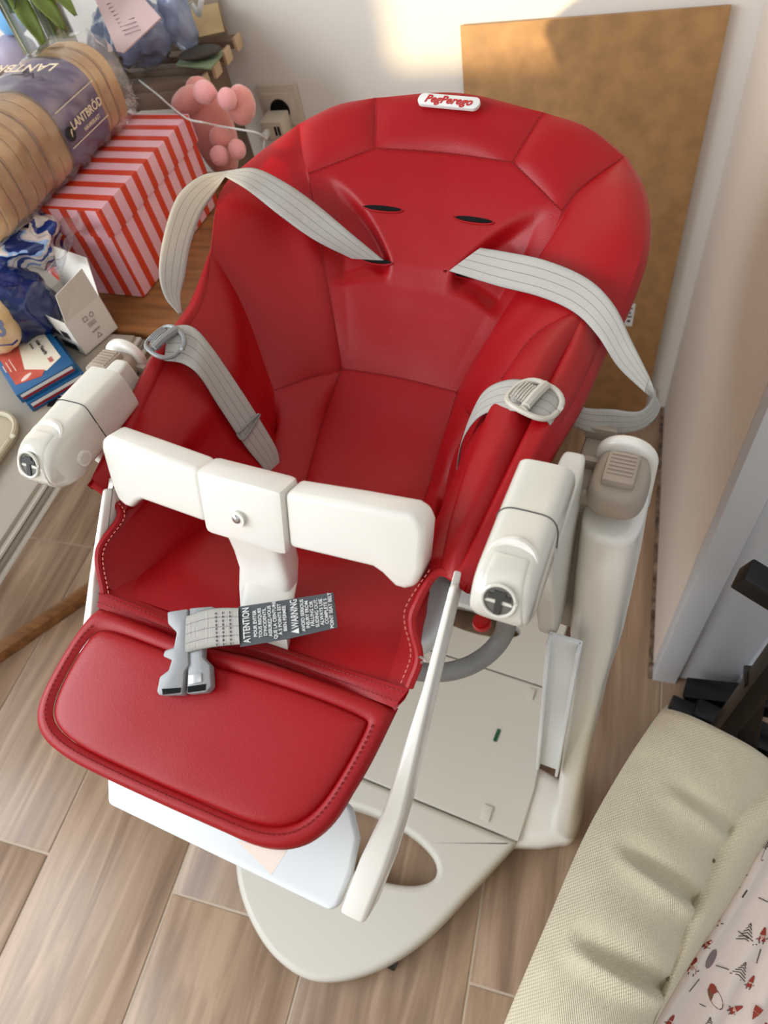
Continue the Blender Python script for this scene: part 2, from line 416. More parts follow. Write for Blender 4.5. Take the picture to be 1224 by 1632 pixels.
def stitch(pts, parent, m=None, pitch=.0042, ln=.0026, r=.0005, lift=.0012, name='stitching', ref=None):
    D = cr(pts, 160); L = sum((b-a).length for a, b in zip(D, D[1:])); n = max(int(L/pitch), 2)
    Q = resample(D, n+1); v = []; f = []
    for a, b in zip(Q, Q[1:]):
        d = (b-a)
        if d.length < 1e-6: continue
        mid = (a+b)/2; up = ((ref or SC_REF)-mid).normalized(); d.normalize(); sd = d.cross(up).normalized(); up = sd.cross(d)
        c = mid+up*lift
        k = len(v)
        for q in (-1, 1):
            for (x, y) in ((-1, 0), (0, 1), (1, 0), (0, -1)):
                v.append(c+d*(q*ln/2)+sd*(x*r)+up*(y*r))
        for i in range(4): f.append((k+i, k+(i+1) % 4, k+4+(i+1) % 4, k+4+i))
        f.append((k+3, k+2, k+1, k)); f.append((k+4, k+5, k+6, k+7))
    return pyd(name, v, f, m or M_STITCH, parent, smooth=False)

# headrest
topA = [A_L, N(730, 148, 0, .722, 1.003), A_R]
iA = [I_L, N(706, 244, 0, .678, .962), I_R]
patch('headrest_panel', topA, iA, [A_L, N(598, 190, -.088, .70, .985), I_L], [A_R, N(843, 215, .088, .70, .985), I_R], .006)
bL = [B_L, N(535, 168, -.14, .704, .985), A_L]; bR = [A_R, N(935, 203, .14, .704, .985), B_R]
p1 = patch('headrest_panel', bL, [C_L, N(541, 258, -.112, .652, .956), I_L], [B_L, N(481, 240, -.165, .66, .962), C_L], [A_L, N(598, 190, -.088, .70, .985), I_L], .006)
p2 = patch('headrest_panel', bR, [I_R, N(856, 298, .112, .652, .956), C_R], [A_R, N(843, 215, .088, .70, .985), I_R], [B_R, N(930, 297, .165, .66, .962), C_R], .006)
# backrest centre with the raised V between the strap slots
sL = [C_L, N(501, 330, -.128, .600, .915), N(520, 440, -.098, .550, .865), K_L]
sR = [C_R, N(868, 398, .128, .600, .915), N(808, 495, .098, .550, .862), K_R]
def vdisp(s, t, P):
    # s across, t down: the wedge between the slots stays proud, its flanks are recessed
    e = .05+.29*min(t/.49, 1)
    d = min(s-e, 1-e-s)
    q = max(0, min(1, (d+.045)/.055)); q = q*q*(3-2*q)
    f1 = max(0, min(1, (.60-t)/.10)); f1 = f1*f1*(3-2*f1)
    side = min(1, s/.09)*min(1, (1-s)/.09)
    low = -.004*min(1, max(0, (t-.5)/.1))*side*max(0, min(1, (1-t)/.3))
    return -.014*min(1, t/.28)*side*(1-q)*f1+low
back = patch('backrest_panel', [C_L, I_L, N(706, 244, 0, .678, .962), I_R, C_R], [K_L, N(636, 603, 0, .488, .800), K_R], sL, sR, .005, n=90, m_=90, disp=vdisp, k=6)
# side walls of the back
wallL = patch('side_panel', [B_L, N(405, 250, -.215, .655, .972), N(352, 305, -.232, .585, .965), T_L], [C_L, N(520, 440, -.098, .550, .865), K_L, N(492, 603, -.10, .468, .814), O_L],
              [B_L, N(481, 240, -.165, .66, .962), C_L], [T_L, N(388, 490, -.185, .480, .885), O_L], .012, n=40, m_=34)
wallR = patch('side_panel', [B_R, N(1024, 310, .222, .640, .972), N(1025, 390, .232, .580, .955), N(995, 480, .226, .53, .93), T_R], [C_R, N(868, 398, .128, .600, .915), N(808, 495, .098, .550, .862), K_R, O_R],
              [B_R, N(930, 297, .165, .66, .962), C_R], [T_R, TS_R, N(857, 530, .172, .49, .90), N(800, 605, .145, .455, .86), O_R], .010, n=40, m_=34)
# left lower bolster: narrow outer roll and inner wall
rimL = [T_L, N(300, 490, -.215, .45, .922), N(240, 572, -.205, .385, .915), N(182, 690, -.195, .29, .902), F_L]
foldL = [T_L, N(322, 480, -.205, .455, .925), N(268, 570, -.195, .392, .918), N(210, 690, -.186, .295, .905), N(172, 790, -.176, .225, .888)]
patch('side_bolster', rimL, foldL, [T_L, T_L+Vector((.0005, 0, 0)), T_L+Vector((.001, 0, 0))], [F_L, (F_L+foldL[-1])/2, foldL[-1]], .005, n=34, m_=12, fs=(1, 1, 1, 1))
panL = cr([O_L, N(441, 700, -.118, .395, .79), P_L, W_L, E_L], 240)
edgeL = [foldL[-1], N(192, 822, -.160, .205, .878), N(158, 878, -.156, .175, .862), N(166, 945, -.147, .147, .840)]
patch('side_bolster', foldL, panL, [T_L, N(388, 490, -.185, .480, .885), O_L], edgeL[:3]+[N(162, 925, -.150, .155, .845), E_L], .010, n=40, m_=34, fs=(1, 1, 1, 1),
      disp=lambda s, t, P: .004*math.exp(-((t-.25-.2*s)/.12)**2)*math.sin(math.pi*s))
# right lower bolster
_top = cr([T_R, TS_R, N(857, 530, .172, .49, .90), N(800, 605, .145, .455, .86), O_R], 240)
def _ix(D_, p_): return min(range(len(D_)), key=lambda i: (D_[i]-p_).length)
_i1, _i2 = _ix(_top, TS_R), _ix(_top, N(857, 530, .172, .49, .90))
rimR = [T_R, N(915, 640, .212, .40, .915), N(868, 720, .203, .315, .905), F_R]
foldR = [TS_R, N(880, 600, .195, .425, .925), N(800, 765, .188, .305, .912), N(722, 925, .174, .225, .895)]
patch('side_bolster', rimR, foldR, _top[:_i1+1], [F_R, (F_R+foldR[-1])/2, foldR[-1]], .006, n=34, m_=14, fs=(1, 1, 1, 1))
ridR = [N(857, 530, .172, .49, .90), N(803, 615, .160, .430, .905), N(755, 728, .156, .345, .902), N(716, 850, .154, .262, .892), N(699, 912, .157, .222, .884)]
patch('side_bolster', foldR, ridR, _top[_i1:_i2+1], [foldR[-1], (foldR[-1]+ridR[-1])/2, ridR[-1]], .012, n=34, m_=20, fs=(1, 1, 1, 1))
panR = cr([O_R, N(722, 730, .114, .39, .785), P_R, W_R, E_R], 240)
edgeR = [ridR[-1], N(662, 968, .155, .195, .872), N(658, 1000, .154, .178, .862), N(668, 1048, .152, .163, .852), N(652, 1095, .147, .147, .840)]
patch('side_bolster', ridR, panR, _top[_i2:], edgeR[:5]+[E_R], .002, n=40, m_=30, fs=(1, 1, 1, 1), mat_=M_RED)
# seat pan
inL = [K_L, N(512, 680, -.068, .420, .770), N(482, 790, -.062, .335, .768), N(462, 850, -.06, .29, .782)]
inR = [K_R, N(708, 697, .070, .445, .778), N(686, 770, .072, .385, .768), N(665, 835, .066, .30, .780)]
patch('seat_panel', [K_L, N(636, 603, 0, .488, .800), K_R], [inL[-1], N(565, 850, 0, .29, .775), inR[-1]], inL, inR, .006, n=30, m_=34)
patch('seat_panel', [O_L, N(492, 603, -.10, .468, .814), K_L], [P_L, N(400, 810, -.09, .31, .78), inL[-1]], panL[:_ix(panL, P_L)+1], inL, .005, n=20, m_=34, fs=(1, 1, 1, 1))
patch('seat_panel', [K_R, (K_R+O_R)/2, O_R], [inR[-1], N(672, 850, .10, .28, .783), W_R], inR, panR[:_ix(panR, W_R)+1], .005, n=20, m_=34, fs=(1, 1, 1, 1))
# front of the seat down to the stitched band
patch('seat_front_panel', [P_L, N(400, 810, -.09, .31, .78), inL[-1], N(565, 850, 0, .29, .775), inR[-1], W_R], [E_L, N(410, 1022, 0, .150, .818), E_R],
      panL[_ix(panL, P_L):], panR[_ix(panR, W_R):], .007, n=50, m_=34)
seams = [iA, [C_L, N(541, 258, -.112, .652, .956), I_L], [I_R, N(856, 298, .112, .652, .956), C_R], [A_L, N(598, 190, -.088, .70, .985), I_L], [A_R, N(843, 215, .088, .70, .985), I_R],
         [K_L, N(636, 603, 0, .488, .800), K_R], [K_L, N(492, 603, -.10, .468, .814), O_L], inL, inR, sR[1:], sL[1:], [TS_R, N(857, 530, .172, .49, .90), N(800, 605, .145, .455, .86)], [K_R, O_R], [B_R, N(930, 297, .165, .66, .962), C_R]]
for s_ in seams: stitch(s_, seat, lift=.0016)
# slots, laid on the panel where the sight line meets it
from mathutils.bvhtree import BVHTree
def bvh_of(o): return BVHTree.FromPolygons([v_.co.copy() for v_ in o.data.vertices], [tuple(p.vertices) for p in o.data.polygons])
bk_tree = bvh_of(back); COL_ = toL(CO)
def hit(tree, px, py):
    d = ray(px, py); dl = Vector((d.dot(NU), d.dot(NV), d.z)).normalized(); return tree.ray_cast(COL_, dl)
for (a, b) in (((581, 329), (640, 335)), ((726, 346), (785, 354)), ((578, 413), (624, 419)), ((709, 431), (757, 442))):
    h0 = hit(bk_tree, *a); h1 = hit(bk_tree, *b); hm = hit(bk_tree, (a[0]+b[0])/2, (a[1]+b[1])/2)
    if not (h0[0] and h1[0] and hm[0]): continue
    nn = hm[1] if hm[1].z > 0 else -hm[1]; x = h1[0]-h0[0]; c = (h0[0]+h1[0])/2+nn*.0012; h = nn.cross(x.normalized())
    pts = [c+x*(.5*math.cos(t))+h*(.0024*math.sin(t)) for t in [2*math.pi*i/20 for i in range(20)]]
    sl_ = prism('slot', pts, -nn*.004, M_DARK, seat, bev=0)
    lipp = [c+x*(.54*math.cos(t))+h*(.0040*math.sin(t))-nn*.0006 for t in [math.pi+math.pi*i/20 for i in range(21)]]
    tube('slot_lip', lipp, .0010, M_RED, sl_, 8)
# logo tag on the headrest
lg = N(716, 166, .005, .708, 1.0); lx = (N(772, 165, .045, .705, 1.0)-N(660, 155, -.045, .705, 1.0)).normalized()
ln_ = Vector((0, -.38, .92)); ln_ = (ln_-lx*ln_.dot(lx)).normalized(); ly = ln_.cross(lx)
lc = lg+ln_*.0048
pts = []
hw, hh, rr = .0345, .0068, .0062
for cx_, cy_, a0 in ((hw-rr, hh-rr, 0), (-hw+rr, hh-rr, 90), (-hw+rr, -hh+rr, 180), (hw-rr, -hh+rr, 270)):
    for q in range(7):
        a = math.radians(a0+q*15); pts.append(lc+lx*(cx_+rr*math.cos(a))+ly*(cy_+rr*math.sin(a)))
lt = prism('logo_tag', pts, -ln_*.004, M_INK, seat, bev=.0003)
text('PegPerego', .0122, M_REDINK, lt, lc+ln_*.0003, lx, ly, .0002, .28, .00034, 'CENTER', 'logo_lettering', 1.0, 1.02)

# ---- under and back of the cover: closed shell behind the rim
wl_e = cr([B_L, N(405, 250, -.215, .655, .972), N(352, 305, -.232, .585, .965), T_L], 40)
wr_e = cr([B_R, N(1024, 310, .222, .640, .972), N(1025, 390, .232, .580, .955), N(995, 480, .226, .53, .93), T_R], 40)
LP_ = cr(rimL, 34)[::-1]+wl_e[::-1][1:]+cr(bL, 26)[1:]+cr(topA, 26)[1:]+cr(bR, 26)[1:]+wr_e[1:]+cr(rimR, 34)[1:]
cen = Vector((0, .42, .80)); v = []; f = []
lay = []
for P in LP_:
    o_ = (P-Vector((0, .44, P.z))).normalized(); dn = Vector((0, .35, -1)).normalized()
    low = Vector((P.x*.62, .30+(P.y-.30)*.62+.05, .72+(P.z-.85)*.55))
    lay.append([P, P+o_*.005+dn*.004, P+o_*.0065+dn*.012, P+o_*.002+dn*.022, P.lerp(low, .25)+dn*.03, P.lerp(low, .55)+dn*.038, low+dn*.03])
nl = len(lay[0])
for q in lay: v += q
n_ = len(lay)
for i in range(n_-1):
    for j in range(nl-1):
        f.append((i*nl+j, i*nl+j+1, (i+1)*nl+j+1, (i+1)*nl+j))
v.append(Vector((0, .40, .70))); cidx = len(v)-1
for i in range(n_-1): f.append((i*nl+nl-1, cidx, (i+1)*nl+nl-1))
f.append(((n_-1)*nl+nl-1, cidx, nl-1))
pyd('cover_back', v, f, M_REDEDGE, seat, sharp=False)
# hem rolled along the open front edges
for nm, e in (('hem', [F_L]+edgeL[:]), ('hem', [F_R]+edgeR[0:])):
    tube(nm, e, .0035, M_REDEDGE, seat, 8, 40); stitch([p_+Vector((.006 if nm and e[0][0] < 0 else -.006, .0, .001)) for p_ in e[1:]], seat, m=mat('pale_thread', (205, 120, 110), .7))
# double-stitched band and leg rest pad
bA = [N(160, 942, -.148, .149, .840), N(300, 994, -.06, .152, .826), N(410, 1020, 0, .152, .822), N(520, 1057, .07, .152, .828), N(652, 1098, .150, .147, .842)]
bB = [N(155, 968, -.150, .132, .838), N(300, 1022, -.06, .134, .824), N(410, 1048, 0, .134, .820), N(520, 1087, .07, .134, .826), N(628, 1128, .146, .131, .838)]
patch('stitched_band', bA, bB, [bA[0], (bA[0]+bB[0])/2, bB[0]], [bA[-1], (bA[-1]+bB[-1])/2, bB[-1]], .0035, n=40, m_=8, mat_=M_REDEDGE, k=2)
for q in (.28, .78): stitch([a.lerp(b, q)+Vector((0, 0, .0025)) for a, b in zip(bA, bB)], seat)
def padw(v_): return .799+max(0, v_-.0)*.27
def padpt(px, py):
    v_ = .08
    for _ in range(12): L = cw(px, py, padw(v_)); v_ = L.y
    return L
outl = [(155, 965), (122, 1005), (88, 1060), (62, 1112), (55, 1145), (66, 1178), (100, 1208), (160, 1240), (250, 1282), (340, 1322), (400, 1348), (445, 1356), (490, 1345), (530, 1312), (562, 1262), (592, 1210), (632, 1128), (520, 1087), (410, 1050), (300, 1023)]
op = [padpt(*q) for q in outl]
OL = resample(cr(op[:17], 260), 110)+resample(cr([op[16]]+op[17:]+[op[0]], 60), 36)[1:-1]
nO = len(OL); cen = sum(OL, Vector())/nO
def inset(Ls, d):
    o = list(Ls); k = max(1, int(math.ceil(d/.001)))
    for _ in range(k):
        q = []
        for i in range(nO):
            t = (o[(i+1) % nO]-o[i-1]).normalized(); nn = Vector((0, -.26, .966)).cross(t).normalized()
            if nn.dot(cen-o[i]) < 0: nn = -nn
            q.append(o[i]+nn*(d/k))
        for _s in range(2): q = [(q[i-1]+q[i]*2+q[(i+1) % nO])/4 for i in range(nO)]
        o = q
    return o
zz = Vector((0, -.26, .966))
rings = [[p_-zz*.012 for p_ in inset(OL, .004)], [p_-zz*.006 for p_ in OL], [p_+zz*.000 for p_ in inset(OL, .002)], [p_+zz*.002 for p_ in inset(OL, .006)], [p_+zz*.0016 for p_ in inset(OL, .011)], [p_-zz*.0015 for p_ in inset(OL, .0140)]]
v = []; f = []
for r in rings: v += r
for j in range(len(rings)-1):
    for i in range(nO): a = j*nO+i; b = j*nO+(i+1) % nO; f.append((a, b, b+nO, a+nO))
pad = pyd('leg_rest_binding', v, f, M_REDEDGE, seat, sharp=False)
inn = inset(OL, .0138); v = []; f = []
cs = sum(inn, Vector())/nO
lv_ = [1, .975, .94, .88, .78, .65, .5, .35, .2, .08]
hh_ = [-.002, .001, .0026, .0034, .0040, .0044, .0048, .005, .005, .005]
for k, h in zip(lv_, hh_): v += [cs+(p_-cs)*k+zz*(h+.0012*noise.noise((cs+(p_-cs)*k)*14)) for p_ in inn]
for j in range(len(lv_)-1):
    for i in range(nO): a = j*nO+i; b = j*nO+(i+1) % nO; f.append((a, b, b+nO, a+nO))
f.append(tuple((len(lv_)-1)*nO+i for i in range(nO)))
v += [cs+(p_-cs)*.99-zz*.012 for p_ in inn]; base_i = len(lv_)*nO
f.append(tuple(base_i+i for i in range(nO))[::-1])
for i in range(nO): f.append((i, (i+1) % nO, base_i+(i+1) % nO, base_i+i))
pyd('leg_rest_pad', v, f, M_RED, seat, sharp=False)
st_ = inset(OL, .0095); stitch([p_+zz*.0022 for p_ in st_[2:108:4]], seat, ref=Vector((0, 0, 3)), lift=.0004)
# care label below the pad
ta = padpt(365, 1342)-zz*.013; tb = padpt(447, 1358)-zz*.013; tc_ = cw(427, 1392, .78)
tg = prism('care_label', [ta, tb, tc_+Vector((.003, 0, 0)), tc_-Vector((.006, -.003, 0))], -zz*.0006, mat('pale_label', (222, 205, 192), .8), seat, bev=0)
text('S', .014, M_BLKINK, tg, cw(420, 1366, .7835), (.6, -.5, 0), (.5, .6, .2), .0001, 0, 0, 'CENTER', 'print')

# lining under the front of the seat, so nothing shows between the sewn pieces
patch('cover_lining', [P_L, N(400, 810, -.09, .31, .78), inL[-1], N(565, 850, 0, .29, .775), inR[-1], W_R], [p_-Vector((0, 0, .006)) for p_ in bB], [P_L-Vector((0, 0, .004)), W_L-Vector((.02, 0, .004)), N(170, 930, -.150, .150, .836), bB[0]-Vector((0, 0, .006))], [W_R-Vector((0, 0, .004)), N(668, 960, .150, .205, .815), N(655, 1090, .150, .147, .838), bB[-1]-Vector((0, 0, .006))], -.004, n=40, m_=30, mat_=M_REDEDGE)
# ---- legrest frame: footboard and two side bars
fb_c = [cw(155, 1243, .699), cw(200, 1280, .694)]
yy = Vector((0, -.55, .83))
bd = []
def fbp(px, py): return cw(px, py, .69)
fbn = [(-.128, .012), (-.116, -.006), (.124, -.004), (.130, .002), (.131, .030), (.127, .055), (.112, .075), (.08, .085), (-.08, .085), (-.115, .07), (-.128, .045)]
pts = [Vector((x_, y_, .694+.2*(y_+.01))) for x_, y_ in fbn]
nrm = Vector((0, .2, -1)).normalized()
prism('footboard', pts, nrm*.014, M_WHITE2, chair, bev=.004, seg=3)
for s_ in (-1, 1):
    kk = .172 if s_ > 0 else .161; a0 = Vector((s_*kk, .222, .893 if s_ > 0 else .885)); a1 = Vector((s_*(kk-.002), .160, .842 if s_ > 0 else .836)); a2 = Vector((s_*(kk-.008), .085, .772)); a3 = Vector((s_*.148, .012 if s_ > 0 else .030, .700 if s_ > 0 else .716))
    st = []
    for P, hw_, hh2 in ((a0, .0025, .012), (a1, .0035, .013), (a2, .008, .016), (a2.lerp(a3, .5), .0115, .019), (a3, .0115, .0185)):
        d = (a3-a0).normalized(); st.append((P, Vector((hw_, 0, 0)), Vector((1, 0, 0)).cross(d)*hh2, 6))
    lb = loft('leg_rest_arm', st, M_WHITE, chair, 32, .003)
    loft('metal_strip', [(a0+Vector((0, 0, .006)), Vector((.0028, 0, 0)), Vector((0, .006, .006)), 6), (a1.lerp(a2, .4)+Vector((0, 0, .005)), Vector((.0028, 0, 0)), Vector((0, .006, .006)), 6)], M_METAL, lb, 20)
tube('hem_hook', [N(668, 1046, .155, .165, .855), N(678, 1052, .16, .165, .86), N(672, 1056, .158, .162, .852)], .0012, M_METAL, chair, 6, 10)

# ---- crotch bar (T shape)
sy = Vector((0, -.10, .995)).normalized()
def tgrip(s_):
    # side grip outline in the u-w plane, tall at its end
    ui, uo = .040, .150
    o_ = [(ui, .944), (.10, .946), (.140, .945), (.148, .941), (.152, .932), (.151, .90), (.147, .884), (.138, .880), (.130, .881), (.119, .891), (.112, .895), (ui, .896)]
    o_ = closed = [Vector((s_*x-.006, 0, z)) for x, z in o_]
    bm = bmesh.new(); pts_ = []
    lift = lambda x: .0
    vs = [bm.verts.new(Vector((q.x, .2045+.009*(max(abs(q.x+.006)-.04, 0)/.11)**1.5+(q.z-.880)*.42, q.z))) for q in o_]
    fce = bm.faces.new(vs); r = bmesh.ops.extrude_face_region(bm, geom=[fce]); nv = [g for g in r['geom'] if isinstance(g, bmesh.types.BMVert)]
    bmesh.ops.translate(bm, vec=(0, .024, -.010), verts=nv); bmesh.ops.recalc_face_normals(bm, faces=bm.faces)
    es = [e for e in bm.edges if len(e.link_faces) == 2 and e.calc_face_angle(0) > .7]
    bmesh.ops.bevel(bm, geom=es, offset=.0055, segments=4, affect='EDGES', profile=.5, clamp_overlap=True)
    return bmo('crotch_bar_grip', bm, M_WHITE, chair)
tgrip(-1); tgrip(1)
bm = bmesh.new(); add_box(bm, (-.006, .2300, .9140), (.0795, .028, .0610), Matrix.Rotation(-.40, 3, 'X'), .006); slv = bmo('crotch_bar_sleeve', bm, M_WHITE, chair)
bm = bmesh.new(); bc = N(375, 821, 0, .214, .916); bc = Vector((bc.x, .2148, .9165))
mt = Matrix.Translation(bc) @ Matrix.Rotation(math.pi/2-.40, 4, 'X')
bmesh.ops.create_cone(bm, cap_ends=True, segments=24, radius1=.0062, radius2=.0072, depth=.005, matrix=mt); bmo('screw_cap', bm, M_WHITE, slv)
bm = bmesh.new(); bmesh.ops.create_uvsphere(bm, u_segments=16, v_segments=10, radius=.0042, matrix=mt @ Matrix.Translation((0, 0, .0022)) @ Matrix.Diagonal((1, 1, .5, 1))); bmo('screw', bm, mat('chrome', (200, 200, 200), .12, metal=1), slv)
st = []
for (pl, pr_, w_, v_) in (((372, 845), (466, 880), .905, .226), ((374, 900), (470, 905), .868, .222), ((375, 940), (471, 948), .845, .217), ((376, 975), (466, 975), .828, .205), ((384, 1000), (460, 995), .826, .182), ((390, 1025), (452, 1010), .8225, .157)):
    a_ = cv(pl[0], pl[1], v_); b_ = cv(pr_[0], pr_[1], v_); c = Vector((-.005, v_, w_)) if v_ > .19 else cw((pl[0]+pr_[0])/2, (pl[1]+pr_[1])/2, w_); st.append((c, Vector((.0268-.0035*max(0, .2-v_)/.043, 0, 0)), Vector((0, .015, .004)) if v_ > .19 else Vector((0, .006, .013)), 5))
loft('crotch_bar_stem', st, M_WHITE, chair, 36)

# ---- harness straps
def ribbon(name, A, B, m, parent, th=.0012, n=60):
    a = cr(A, n); b = cr(B, n); v = []; f = []; uv = []; L = 0; K = 8
    for i in range(n):
        if i: L += ((a[i]+b[i])/2-(a[i-1]+b[i-1])/2).length
        d = ((a[min(i+1, n-1)]+b[min(i+1, n-1)])-(a[max(i-1, 0)]+b[max(i-1, 0)])).normalized(); nn = (b[i]-a[i]).cross(d).normalized()
        for sd in (1, -1):
            for k in range(K+1):
                s = k/K; edge = 1-.6*(abs(2*s-1)**6); v.append(a[i].lerp(b[i], s)+nn*(sd*th/2*edge)); uv.append((s, L))
    w2 = 2*(K+1)
    for i in range(n-1):
        for sd in (0, 1):
            for k in range(K):
                p0 = i*w2+sd*(K+1)+k; q = (p0, p0+1, p0+w2+1, p0+w2); f.append(q if sd == 0 else q[::-1])
        f.append((i*w2, i*w2+w2, i*w2+w2+K+1, i*w2+K+1)); f.append((i*w2+K, i*w2+2*K+1, i*w2+w2+2*K+1, i*w2+w2+K))
    me = bpy.data.meshes.new(name); me.from_pydata([tuple(x) for x in v], [], f); ul = me.uv_layers.new(name='UVMap')
    for lp in me.loops: ul.data[lp.index].uv = uv[lp.vertex_index]
    bm = bmesh.new(); bm.from_mesh(me); bmesh.ops.recalc_face_normals(bm, faces=bm.faces); bm.to_mesh(me); bm.free()
    o = link(name, me, m, parent); return o
# right shoulder strap: slot -> over the side -> outside loop -> anchor
ssR = ribbon('shoulder_strap', [N(766, 395, .065, .598, .905), N(810, 402, .10, .585, .935), N(870, 415, .15, .570, .965), N(935, 443, .19, .55, .975), N(978, 485, .215, .52, .97), N(1008, 545, .235, .49, .955), N(1035, 600, .25, .46, .935)],
       [N(716, 432, .045, .580, .893), N(790, 455, .09, .565, .925), N(860, 473, .14, .55, .957), N(915, 498, .18, .53, .967), N(952, 535, .205, .50, .962), N(985, 585, .225, .475, .945), N(1027, 625, .245, .45, .93)], M_WEB, chair, n=80)
ribbon('strap_loop', [N(1035, 600, .25, .46, .935), N(1042, 628, .26, .44, .925), N(1020, 655, .255, .43, .92), N(975, 652, .235, .425, .915), N(935, 650, .22, .42, .912), N(908, 640, .207, .418, .912)],
       [N(1027, 625, .245, .45, .93), N(1052, 650, .263, .435, .895), N(1025, 683, .255, .422, .888), N(975, 692, .235, .41, .885), N(935, 688, .22, .40, .885), N(900, 672, .205, .40, .885)], M_WEB, chair, n=60)
ssL = ribbon('shoulder_strap', [N(612, 415, -.043, .58, .896), N(560, 372, -.085, .58, .925), N(500, 322, -.14, .59, .955), N(450, 288, -.18, .59, .972), N(405, 268, -.21, .585, .98), N(362, 272, -.232, .575, .975)],
       [N(560, 412, -.068, .57, .890), N(500, 382, -.115, .56, .917), N(445, 343, -.155, .565, .947), N(410, 315, -.19, .57, .965), N(385, 297, -.213, .565, .975), N(359, 282, -.232, .565, .97)], M_WEB, chair, n=80)
ribbon('strap_loop', [N(362, 272, -.232, .575, .975), N(320, 280, -.25, .545, .968), N(283, 312, -.262, .505, .95), N(262, 370, -.265, .465, .935), N(253, 430, -.262, .432, .92), N(262, 472, -.252, .41, .91), N(284, 500, -.238, .40, .905)],
       [N(359, 282, -.232, .565, .97), N(342, 308, -.238, .55, .955), N(322, 340, -.245, .52, .94), N(304, 390, -.25, .48, .925), N(295, 440, -.245, .45, .91), N(288, 470, -.242, .425, .90), N(290, 500, -.236, .405, .90)], M_WEB, chair, n=60)
# left lap strap
lsL = ribbon('lap_strap', [N(268, 520, -.205, .41, .940), N(305, 520, -.19, .405, .935), N(335, 550, -.175, .39, .92), N(380, 615, -.145, .37, .87), N(418, 675, -.122, .36, .825), N(442, 718, -.108, .355, .795), N(446, 748, -.106, .35, .780)],
       [N(262, 575, -.20, .375, .932), N(292, 580, -.187, .365, .926), N(318, 600, -.172, .355, .91), N(350, 650, -.148, .345, .865), N(390, 710, -.125, .335, .82), N(418, 745, -.112, .335, .79), N(432, 768, -.108, .335, .775)], M_WEB, chair, n=60)
sl = [N(383, 665, -.142, .358, .858), N(412, 640, -.135, .372, .862)]
rg = [N(378, 692, -.135, .348, .846), N(412, 660, -.127, .36, .842), N(408, 672, -.126, .358, .838), N(388, 700, -.131, .346, .840)]
tube('strap_slider', rg+[rg[0]], .0013, M_GREY, lsL, 8, 30)
# ladder-lock buckles
def ladder(c, ax, ay, parent, m):
    az_ = ax.cross(ay).normalized(); P = []
    for i in range(28):
        a = 2*math.pi*i/28; P.append(c+ax*(.021*math.copysign(abs(math.cos(a))**.75, math.cos(a)))+ay*(.0175*math.copysign(abs(math.sin(a))**.75, math.sin(a)))+az_*(-.004*math.cos(a)**2))
    v, f = tube_mesh(P+[P[0]], .0024, 8, False); o = pyd('buckle', v, f, m, parent)
    o2 = tube('buckle_bar', [c-ay*.016+az_*.001, c+az_*.0025, c+ay*.016+az_*.001], .0042, m, o, 8, 10)
    for k in range(5): tube('ridge', [c-ax*(.006+.0025*k)-ay*.010+az_*.001, c-ax*(.006+.0025*k)+az_*.002, c-ax*(.006+.0025*k)+ay*.010+az_*.001], .0009, m, o, 6, 6)
    return o
cL = N(262, 543, -.203, .392, .944); ladder(cL, Vector((.9, -.35, -.05)).normalized(), Vector((.35, .9, .1)).normalized(), chair, M_GREY)
loftb = None
# right lap strap wraps over the bolster
lsR = ribbon('lap_strap', [N(728, 774, .118, .352, .80), N(738, 700, .133, .40, .865), N(758, 645, .146, .425, .905), N(778, 618, .158, .44, .935), N(812, 605, .175, .435, .95), N(850, 608, .190, .43, .957), N(885, 618, .203, .42, .954), N(899, 640, .21, .41, .946), N(895, 672, .208, .405, .92)],
       [N(724, 776, .117, .345, .79), N(734, 712, .135, .375, .855), N(756, 672, .15, .385, .895), N(785, 655, .165, .395, .925), N(815, 655, .18, .39, .94), N(845, 660, .192, .385, .950), N(868, 668, .20, .38, .948), N(878, 685, .205, .375, .938), N(868, 712, .202, .37, .915)], M_WEB, chair, n=70)
cR = N(852, 634, .192, .402, .955); ladder(cR, Vector((.95, -.30, -.05)).normalized(), Vector((.30, .95, -.02)).normalized(), chair, mat('beige_buckle', (190, 184, 170), .3))
tube('strap_hook', [N(868, 712, .205, .375, .893), N(862, 690, .203, .385, .91), N(872, 672, .207, .395, .918), N(888, 668, .21, .40, .912), N(892, 690, .212, .39, .90)], .0038, M_METAL, chair, 8, 20)
tube('strap_anchor', [N(905, 640, .212, .43, .90), N(880, 700, .212, .40, .885), N(862, 725, .21, .385, .878)], .006, M_TAUPE, chair, 8, 12)

# crotch buckle lying on the band, its webbing and the warning label
def pl(px, py, h=.0): return padpt(px, py)+zz*h
H0 = .012
bx_ = [(266, 975), (332, 966), (342, 968), (340, 1010), (335, 1048), (342, 1062), (336, 1098), (328, 1104), (253, 1110), (249, 1104), (254, 1078), (268, 1068), (272, 1052), (258, 1046), (262, 1036), (276, 1032), (280, 1010), (266, 994)]
def lift(px, py, h):
    v_ = .14
    for _ in range(12): L = cw(px, py, padw(v_)+h); v_ = L.y
    return L
bk = empty('crotch_buckle', (0, 0, 0)); bk.parent = chair
prism('buckle_body', [lift(x_, y_, .017) for x_, y_ in [(266, 975), (298, 970), (300, 1060), (293, 1070), (290, 1107), (253, 1108), (249, 1102), (254, 1078), (268, 1068), (273, 1052), (259, 1046), (262, 1036), (276, 1032), (281, 1008), (267, 994)]], -zz*.010, mat('buckle_grey', (142, 142, 142), .36), bk, bev=.0015)
prism('buckle_body', [lift(x_, y_, .015) for x_, y_ in [(301, 969), (338, 966), (342, 972), (338, 985), (324, 992), (322, 1048), (334, 1060), (336, 1094), (328, 1103), (297, 1106), (299, 1062)]], -zz*.009, mat('buckle_grey', (142, 142, 142), .36), bk, bev=.0015)
